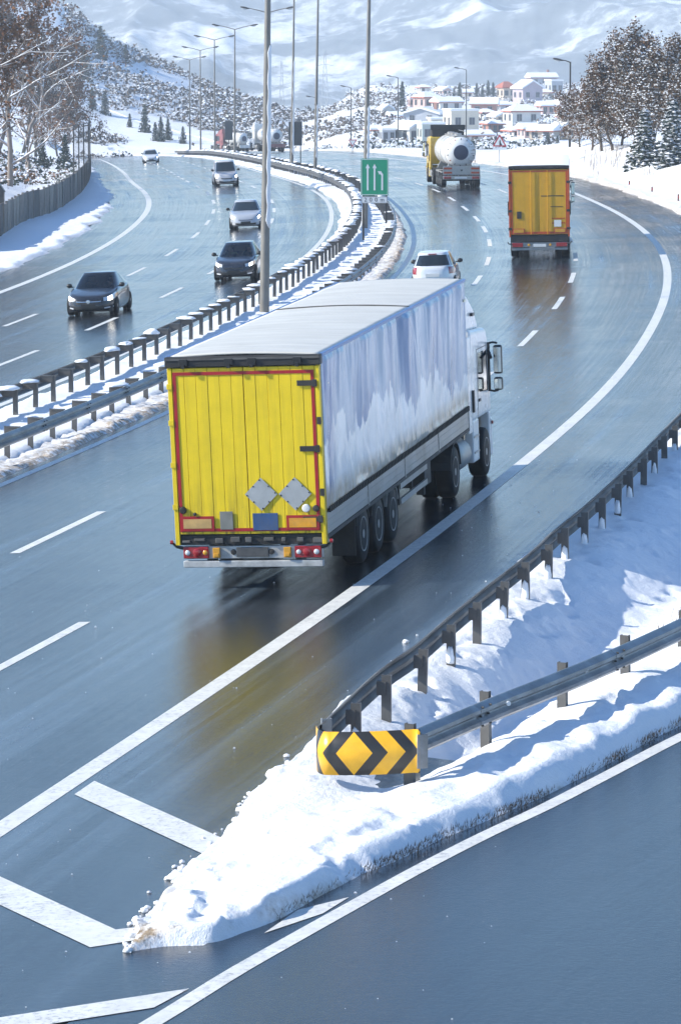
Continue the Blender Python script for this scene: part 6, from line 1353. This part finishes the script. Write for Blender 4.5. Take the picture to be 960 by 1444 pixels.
hill_con = [(142, 82, 34, 'large dark conifer high on the left hill'), (120, 112, 60, 'slender dark conifer beside the rusty trees on the left hill'), (177, 88, 61, 'dark conifer right of the large one on the left hill'), (130, 153, 121, 'left one of two small conifers halfway up the left hill'),
    (148, 161, 126, 'right one of two small conifers halfway up the left hill'), (204, 186, 145, 'dark conifer standing alone low on the left slope'), (183, 179, 158, 'tiny conifer left of the lone one on the left slope'), (219, 198, 170, 'left conifer of the low clump above the far white car'), (227, 199, 163, 'middle conifer of the low clump above the far white car'),
    (237, 197, 165, 'right conifer of the low clump above the far white car'), (258, 202, 176, 'small conifer right of the low clump, near the last lamp post'), (235, 76, 63, 'small conifer on the crest of the left hill'), (342, 118, 103, 'left twin conifer on the crest behind the lamp posts'), (350, 119, 104, 'right twin conifer on the crest behind the lamp posts'), (435, 154, 136, 'conifer on the right end of the hill crest')]
for i, (px, py, top, lab) in enumerate(hill_con):
    b = on_land(px, py, 440, 760); H = (py - top) / F_PX * b.y; put_tree(CON[i % 3], 'conifer', lab, 'tree', tuple(b - Vector((0, 0, .15))), H / 6, i * 1.3, 'dark conifers on the left hill')
b = on_land(908, 236, 120, 300); put_tree(CONS[0], 'pine_tree', 'snow-laden green pine at the front of the right grove', 'tree', tuple(b), (236 - 152) / F_PX * b.y / 6, 0)
b = on_land(948, 234, 120, 300); put_tree(CONS[1], 'pine_tree', 'snow-laden green pine at the right picture edge', 'tree', tuple(b), (234 - 140) / F_PX * b.y / 6, 1.2)
b = on_land(60, 236, 120, 300); put_tree(CON[2], 'conifer', 'dark evergreen bush under the bare trees on the left', 'tree', tuple(b), .55, 0); b = on_land(92, 226, 120, 300); put_tree(CON[0], 'conifer', 'dark evergreen left of the mesh fence', 'tree', tuple(b), .62, 0)
vil_con = [(648, 142, 115, 'dark conifer left of the tanker lamp post, above village roofs'), (672, 139, 116, 'first conifer of the row on the village skyline'), (680, 138, 119, 'second conifer of the row on the village skyline'), (688, 137, 112, 'tallest conifer of the row on the village skyline'), (695, 139, 115, 'rightmost conifer of the row on the village skyline'),
    (773, 208, 186, 'dark green conifer beside the orange house'), (786, 208, 190, 'second green conifer right of the orange house gate'), (640, 143, 124, 'small conifer beside the dark one above village roofs'), (752, 208, 196, 'small snowy conifer right of the warning sign')]
for i, (px, py, top, lab) in enumerate(vil_con):
    b = on_land(px, py, 330, 900); put_tree(CON[i % 3], 'conifer', lab, 'tree', tuple(b), (py - top) / F_PX * b.y / 6, i, 'conifers among the village houses')
b = on_land(567, 158, 330, 900); put_tree(CYP, 'cypress', 'tall columnar tree behind the lamp post left of the tanker', 'tree', tuple(b), (158 - 114) / F_PX * b.y / 6, 0)

# ------------------------------------------------------------------ scrub, hedges and dry stems (nobody could count them)
def scrub(name, label, pts, rs, rmin, rmax, leafm, white=.5, cards=14):
    a = MB(); mi = []
    for (x, y, z) in pts:
        r = rmin + (rmax - rmin) * rs.random() ** 2.2; c = Vector((x, y, z))
        for _ in range(cards):
            d = Vector((rs.gauss(0, .6), rs.gauss(0, .6), abs(rs.gauss(0, .45)))) * r; quad(a, c + d, r * rs.uniform(.14, .38), rs); mi.append(0)
        for _ in range(int(cards * white + rs.random())):
            d = Vector((rs.gauss(0, .55), rs.gauss(0, .55), rs.uniform(.25, .95))) * r; n0 = len(a.f); blob(a, c + d, r * rs.uniform(.10, .30), rs, .5); mi += [1] * (len(a.f) - n0)
    a.mi = mi; o = a.build(name, [leafm, M_SNOWCAP], fix=False); return stuff(o, label, 'shrubs')
rs = random.Random(77); xs, pts = [], []
px = np.array([rs.uniform(95, 560) for _ in range(7600)]); yy = np.array([rs.uniform(505, 715) for _ in range(7600)]) * YS; xx = (px - 480) / F_PX * yy; zz = land(xx, yy)
dens = fbm(xx * .05, yy * .03, 3, 66) + np.interp(yy / YS, [505, 570, 640, 715], [.06, .02, .20, .42]) + np.interp(px, [95, 220, 330, 560], [-.08, .0, .18, .25])
for x, y, z, d in zip(xx, yy, zz, dens):
    if d > .16: pts.append((x, y, z))
scrub('hillside_scrub', 'low snowy scrub covering the left hill', pts[:5200], rs, .18, 1.7, M_SCRUB, .40, 11)
pts = []
for _ in range(520):
    px_ = rs.uniform(425, 840); yv = rs.uniform(352, 440) * YS; x = (px_ - 480) / F_PX * yv
    u_, s_ = u_of(x, yv) if yv < 640 else (99, 0)
    if u_ > 12.5: pts.append((x, yv, float(land(x, yv))))
scrub('snowy_hedge', 'band of snowy bushes between the far road and the village', pts, rs, .4, 1.15, M_NEEDB, .7, 16)
pts = []
for _ in range(900):
    px_ = rs.uniform(490, 860); yv = rs.uniform(440, 830) * YS; x = (px_ - 480) / F_PX * yv
    if fbm(np.array([x * .03]), np.array([yv * .02]), 3, 31)[0] > -.12: pts.append((x, yv, float(land(x, yv))))
scrub('village_bushes', 'frosted bushes and garden trees between the village houses', pts, rs, .5, 1.6, M_SCRUB, .8, 16)
pts = []
for _ in range(190):
    b = (rs.uniform(-10, 112), rs.uniform(195, 262)); p = on_land(b[0], b[1], 150, 330); pts.append(tuple(p))
scrub('bank_bushes', 'brown bushes with snow on the left bank above the panel fence', pts[:110], rs, .25, .8, M_LEAFD, .5, 26); scrub('bank_undergrowth', 'dark evergreen undergrowth beneath the trees on the left bank', pts[110:], rs, .4, 1.1, M_NEED, .35, 30)
mm = MB()
for (cx, cy, n, hmin, hmax, sx_) in [(850, 236, 26, .8, 2.6, 22), (915, 250, 70, .25, .6, 16), (870, 232, 16, .6, 1.8, 12), (840, 250, 8, .5, 1.3, 8), (60, 262, 40, .3, .9, 50), (955, 858, 6, .15, .3, 6), (930, 858, 5, .08, .2, 8), (905, 222, 40, .3, .8, 40)]:
    for _ in range(n):
        px_, py_ = cx + rs.gauss(0, sx_ * .6), cy + rs.gauss(0, 6)
        if py_ > 500:
            x_, y_ = on_road(px_, py_, .2); p = Vector((x_, y_, snow_z(x_, y_)))
        else: p = on_land(px_, py_, 120, 330)
        h = rs.uniform(hmin, hmax); d = Vector((rs.gauss(0, .16), rs.gauss(0, .16), 1)) * h; mm.tube([p - Vector((0, 0, .1)), p + d * .5 + Vector((rs.gauss(0, .03), 0, 0)), p + d], [.018 if h > .5 else .006, .012 if h > .5 else .004, .004], 3, False)
stuff(mm.build('dry_stems', M_TWIG), 'dry stems and grass standing out of the roadside snow', 'grass')
# dead grass hanging over the cut edge of the snow beside the slip road
mm = MB(); Bx = B; step = np.linalg.norm(np.diff(B, axis=0), axis=1)
for i in range(40, NS - 1):
    if AL[i, 0] < 3.5 or AL[i, 0] > 34: continue
    dn = vnoise(np.array([AL[i, 0] * .9]), np.array([3.3]), 4)[0]
    for _ in range(int((3 if AL[i, 0] < 7 else 11) * max(0, dn * 2 - .35))):
        t_ = rs.random(); p = B[i] * (1 - t_) + B[i + 1] * t_; q = -dirA[i] * abs(rs.gauss(.03, .05)); x_, y_ = p[0] + q[0], p[1] + q[1]; z_ = float(g(x_, y_)) + rs.uniform(.0, .10)
        o = len(mm.v); h = rs.uniform(.03, .09); lean_ = dirA[i] * rs.uniform(.0, .07); w_ = .004; sx = rs.gauss(0, .02); mm.v += [(x_ - w_, y_, z_), (x_ + w_, y_, z_), (x_ + lean_[0] + sx, y_ + lean_[1] + sx, z_ + h)]; mm.f.append((o, o + 1, o + 2))
stuff(mm.build('edge_grass', simple('wet dead grass', (.13, .105, .075), .8, 0, .4, 5), fix=False), 'dead grass along the cut snow edge of the slip road', 'grass')

# ================================================================== the village
def wall_mat(n, c): return simple('render ' + n, c, .85, 0, .08, .6, dirt=(tuple(x * .7 for x in c), .25))
WM = {k: wall_mat(k, c) for k, c in dict(pink=(.52, .36, .33), white=(.62, .61, .58), cream=(.64, .57, .46), grey=(.36, .38, .42), brick=(.34, .17, .13), beige=(.52, .43, .34), orange=(.58, .34, .17), green=(.42, .46, .42), mauve=(.40, .34, .38)).items()}
M_TILE = simple('red roof tiles', (.36, .11, .07), .8, 0, .2, 2); M_PANE = simple('far window pane', (.05, .06, .075), .12, 0, .2, 1); M_FRAME = simple('window frame', (.30, .29, .28), .6)
WIN_ME = MB().b2((-.50, -.05, -.64), (.50, .03, .64)).mesh('window', M_FRAME); PANE_ME = MB().b2((-.46, -.062, -.58), (-.03, -.051, .58)).b2((.03, -.062, -.58), (.46, -.051, .58)).mesh('pane', M_PANE)
def house(px0, px1, pyt, pyb, roof, wall, label, rz=0.0, snow=True, balcony=False, dep=.8):
    cx = (px0 + px1) / 2; b = on_land(cx, pyb, 330, 900); k = b.y / F_PX; w = (px1 - px0) * k * .92; Ht = (pyb - pyt) * k
    rh = Ht * (.30 if roof != 'flat' else .06); eh = Ht - rh; d = max(5.0, w * dep)
    rt = thing('house', label, 'house', (b.x, b.y + d * .3, b.z - .1), rz, 'houses of the village'); m_ = WM[wall]
    MB().b2((-w / 2, -d / 2, -2.5), (w / 2, d / 2, eh)).build('wall', m_, rt)
    rm = M_SNOWCAP if snow else M_TILE; o = .45
    if roof == 'gable_x':      # ridge runs across the view
        P = [(-d / 2 - o, eh - .12), (d / 2 + o, eh - .12), (d / 2 + o, eh + .12), (0, eh + rh + .15), (-d / 2 - o, eh + .12)]
        ro = MB().prism(P, 'X', -w / 2 - o, w / 2 + o).build('roof', rm, rt); MB().prism([(-d / 2 - o + .05, eh - .3), (d / 2 + o - .05, eh - .3), (d / 2 + o - .05, eh - .125), (-d / 2 - o + .05, eh - .125)], 'X', -w / 2 - o + .05, w / 2 + o - .05).build('eave', M_TILE, ro)
    elif roof == 'gable_y':    # gable faces the camera
        MB().prism([(-w / 2, eh), (w / 2, eh), (0, eh + rh - .1)], 'Y', -d / 2 + .003, d / 2).build('gable', m_, rt)
        P = [(-w / 2 - o, eh - .25), (0, eh + rh - .1), (w / 2 + o, eh - .25), (w / 2 + o, eh + .1), (0, eh + rh + .25), (-w / 2 - o, eh + .1)]
        ro = MB().prism(P, 'Y', -d / 2 - o, d / 2 + o).build('roof', rm, rt)
    elif roof == 'hip':
        vs = [(-w / 2 - o, -d / 2 - o, eh), (w / 2 + o, -d / 2 - o, eh), (w / 2 + o, d / 2 + o, eh), (-w / 2 - o, d / 2 + o, eh), (-w / 5, 0, eh + rh), (w / 5, 0, eh + rh)]
        ro = MB().add(vs, [(0, 1, 5, 4), (1, 2, 5), (2, 3, 4, 5), (3, 0, 4), (3, 2, 1, 0)]).build('roof', rm, rt); MB().b2((-w / 2 - o + .02, -d / 2 - o + .02, eh - .25), (w / 2 + o - .02, d / 2 + o - .02, eh - .004)).build('eave', M_TILE, ro)
    else: ro = MB().b2((-w / 2 - .2, -d / 2 - .2, eh + .003), (w / 2 + .2, d / 2 + .2, eh + .35)).build('roof', rm, rt, bevel=.12)
    if w > 6: MB().b2((w * .22, d * .05, eh), (w * .22 + .6, d * .05 + .6, eh + rh + .9)).build('chimney', WM['brick'], ro)
    ns = max(1, int(eh / 2.7)); nc = max(2, int(w / 2.3)); sh = eh / ns
    for i in range(ns):
        for j in range(nc):
            if rnd.random() < .12: continue
            wx = -w / 2 + w * (j + .5) / nc; wz = sh * (i + .55); ws_ = min(1, w / nc / 1.6)
            wo = place(WIN_ME, 'window', rt, (wx, -d / 2 - .0, wz), (0, 0, 0), (ws_, 1, min(1, sh / 2.2))); place(PANE_ME, 'pane', wo)
        for j in range(2): wo = place(WIN_ME, 'window', rt, (-w / 2, -d / 2 + d * (j + .5) / 2, sh * (i + .55)), (0, 0, -math.pi / 2), (min(1, d / 5), 1, min(1, sh / 2.2))); place(PANE_ME, 'pane', wo)
        if balcony and i: MB().b2((-w * .45, -d / 2 - 1.1, sh * i - .1), (w * .1, -d / 2 - .06, sh * i + .05)).b2((-w * .45, -d / 2 - 1.1, sh * i + .05), (w * .1, -d / 2 - 1.0, sh * i + .95)).build('balcony', WM['white'], rt)
    return rt
for a in [(588, 615, 128, 153, 'hip', 'pink', 'tall pink house with a white hip roof on the upper left of the village', .5), (612, 648, 136, 156, 'gable_x', 'white', 'white house right of the tall pink one, long snowy roof', .35), (572, 628, 151, 175, 'gable_y', 'grey', 'wide grey gabled barn-like house in the village centre left', -.35),
    (628, 672, 153, 187, 'flat', 'cream', 'cream apartment house with balconies behind the tanker lorry', .25, True, True), (664, 702, 137, 163, 'gable_x', 'brick', 'long brick house with snowy roof right of the tanker lamp post', -.1), (561, 591, 171, 199, 'gable_y', 'white', 'pale gabled house at the village bottom, left of the green one', .6),
    (590, 624, 172, 201, 'flat', 'green', 'greenish flat-roofed house just left of the tanker cab', .15), (604, 632, 166, 180, 'flat', 'cream', 'low cream annex below the grey gabled house', .1), (537, 551, 147, 166, 'gable_y', 'white', 'small white gabled house at the village left end', .2), (576, 585, 137, 150, 'flat', 'pink', 'narrow pink block left of the tall pink house', 0.1),
    (686, 704, 167, 186, 'hip', 'brick', 'small reddish house above the warning sign', .3), (727, 761, 113, 145, 'gable_y', 'mauve', 'big mauve gabled house high on the right of the village', .45), (744, 784, 102, 121, 'gable_x', 'grey', 'long snowy-roofed house at the top of the village', .2), (704, 723, 114, 140, 'hip', 'beige', 'beige house with bare red roof high in the village', .3, False),
    (713, 759, 146, 176, 'hip', 'white', 'wide grey-white house with hip roof in the village middle right', .3), (734, 754, 173, 194, 'gable_x', 'pink', 'low pinkish house with arcade windows below the wide white one', .2), (752, 788, 175, 197, 'gable_x', 'beige', 'beige low house with snowy roof behind the yellow lorry', -.4), (780, 804, 173, 196, 'gable_y', 'orange', 'orange gabled house just left of the first trees', .3),
    (804, 836, 170, 190, 'gable_x', 'brick', 'brown house seen through the first trees on the right', .1), (772, 790, 112, 134, 'flat', 'grey', 'grey block at the right top of the village beside the trees', .3), (536, 556, 181, 199, 'flat', 'grey', 'low grey shed at the village left bottom', .1), (655, 690, 183, 200, 'gable_x', 'white', 'low white house directly right of the tanker', .2)]:
    house(*a)
for a in [(548, 562, 157, 172, 'gable_x', 'beige', 'small beige house left of the wide grey gabled one', .2), (590, 604, 118, 130, 'hip', 'white', 'tiny white house above the tall pink one on the village slope', .2), (618, 632, 122, 134, 'gable_y', 'pink', 'tiny pink gabled house above the white long-roofed one', .4),
    (652, 664, 125, 138, 'gable_x', 'cream', 'tiny cream house beside the dark conifer on the skyline', .1), (675, 694, 152, 168, 'hip', 'white', 'small white house below the long brick one', .3), (700, 714, 142, 156, 'gable_x', 'grey', 'small grey house left of the wide grey-white one', .25), (694, 712, 158, 172, 'gable_y', 'beige', 'small beige gabled house above the small reddish one', .3),
    (760, 778, 142, 160, 'gable_x', 'pink', 'small pink house right of the wide grey-white one', .2), (762, 776, 124, 140, 'hip', 'cream', 'small cream house right of the big mauve one', .2), (784, 800, 140, 158, 'gable_y', 'brick', 'small brick gabled house half hidden by the first trees', .3), (716, 734, 178, 192, 'hip', 'white', 'low white house between the warning sign and the pinkish one', .3),
    (556, 570, 200, 208, 'flat', 'beige', 'low beige wall house at the foot of the lamp post left of the tanker', .0), (520, 534, 176, 190, 'gable_x', 'white', 'lone white house right of the green sign post at the village foot', .2), (788, 806, 158, 172, 'gable_x', 'cream', 'cream house behind the orange gabled one', .1)]:
    house(*a)

# ------------------------------------------------------------------ pylons behind the hill
M_PYL = simple('pylon steel', (.30, .32, .35), .5, .4, .1, 1)
def pylon(px, pyt, y, wpx, label):
    top = at_depth(px, pyt, y); zb = float(land(top.x, top.y)); H = top.z - zb; k = y * YS / F_PX; w0 = wpx * k; rt = thing('pylon', label, 'pylon', (top.x, top.y, zb), 0, 'lattice pylons beyond the hill'); r = .10
    hb = lambda t: max(.25, w0 * .5 * (1 - t) ** 1.3 + .3)
    n = 9
    for sx in (-1, 1):
        for sy2 in (-1, 1): MB().tube([(sx * hb(i / n), sy2 * hb(i / n), H * i / n) for i in range(n + 1)], r, 4).build('leg', M_PYL, rt)
    br = MB()
    for i in range(n):
        a, c = hb(i / n), hb((i + 1) / n); z0, z1 = H * i / n, H * (i + 1) / n
        for sy2 in (-1, 1): br.tube([(-a, sy2 * a, z0), (c, sy2 * c, z1)], r * .6, 3).tube([(a, sy2 * a, z0), (-c, sy2 * c, z1)], r * .6, 3)
        for sx in (-1, 1): br.tube([(sx * a, -a, z0), (sx * c, c, z1)], r * .6, 3)
    o = br.build('bracing', M_PYL, rt); o['kind'] = 'stuff'
    for t in (.72, .83, .94): MB().tube([(-w0 * .75, 0, H * t), (0, 0, H * t + .5), (w0 * .75, 0, H * t)], r * .9, 4).build('cross_arm', M_PYL, rt)
pylon(458, 70, 1130, 15, 'taller lattice pylon right of the median lamp posts'); pylon(397, 85, 1240, 12, 'fainter lattice pylon behind the lamp posts, left of the taller one')

# ================================================================== the cold hazy air
def haze():
    o = MB().b2((-7700, -7700, -160), (7700, 7700, 112)).build('haze', None); o.data.materials.clear()
    m_ = bpy.data.materials.new('haze'); m_.use_nodes = True; t = m_.node_tree; t.nodes.remove(t.nodes['Principled BSDF']); v = t.nodes.new('ShaderNodeVolumePrincipled')
    v.inputs['Color'].default_value = (.84, .93, 1.0, 1); v.inputs['Density'].default_value = HAZE; v.inputs['Anisotropy'].default_value = .25; t.links.new(v.outputs[0], t.nodes['Material Output'].inputs['Volume']); o.data.materials.append(m_)
    return stuff(o, 'thin pale winter haze filling the valley', 'haze')
HAZE = .00026
haze()
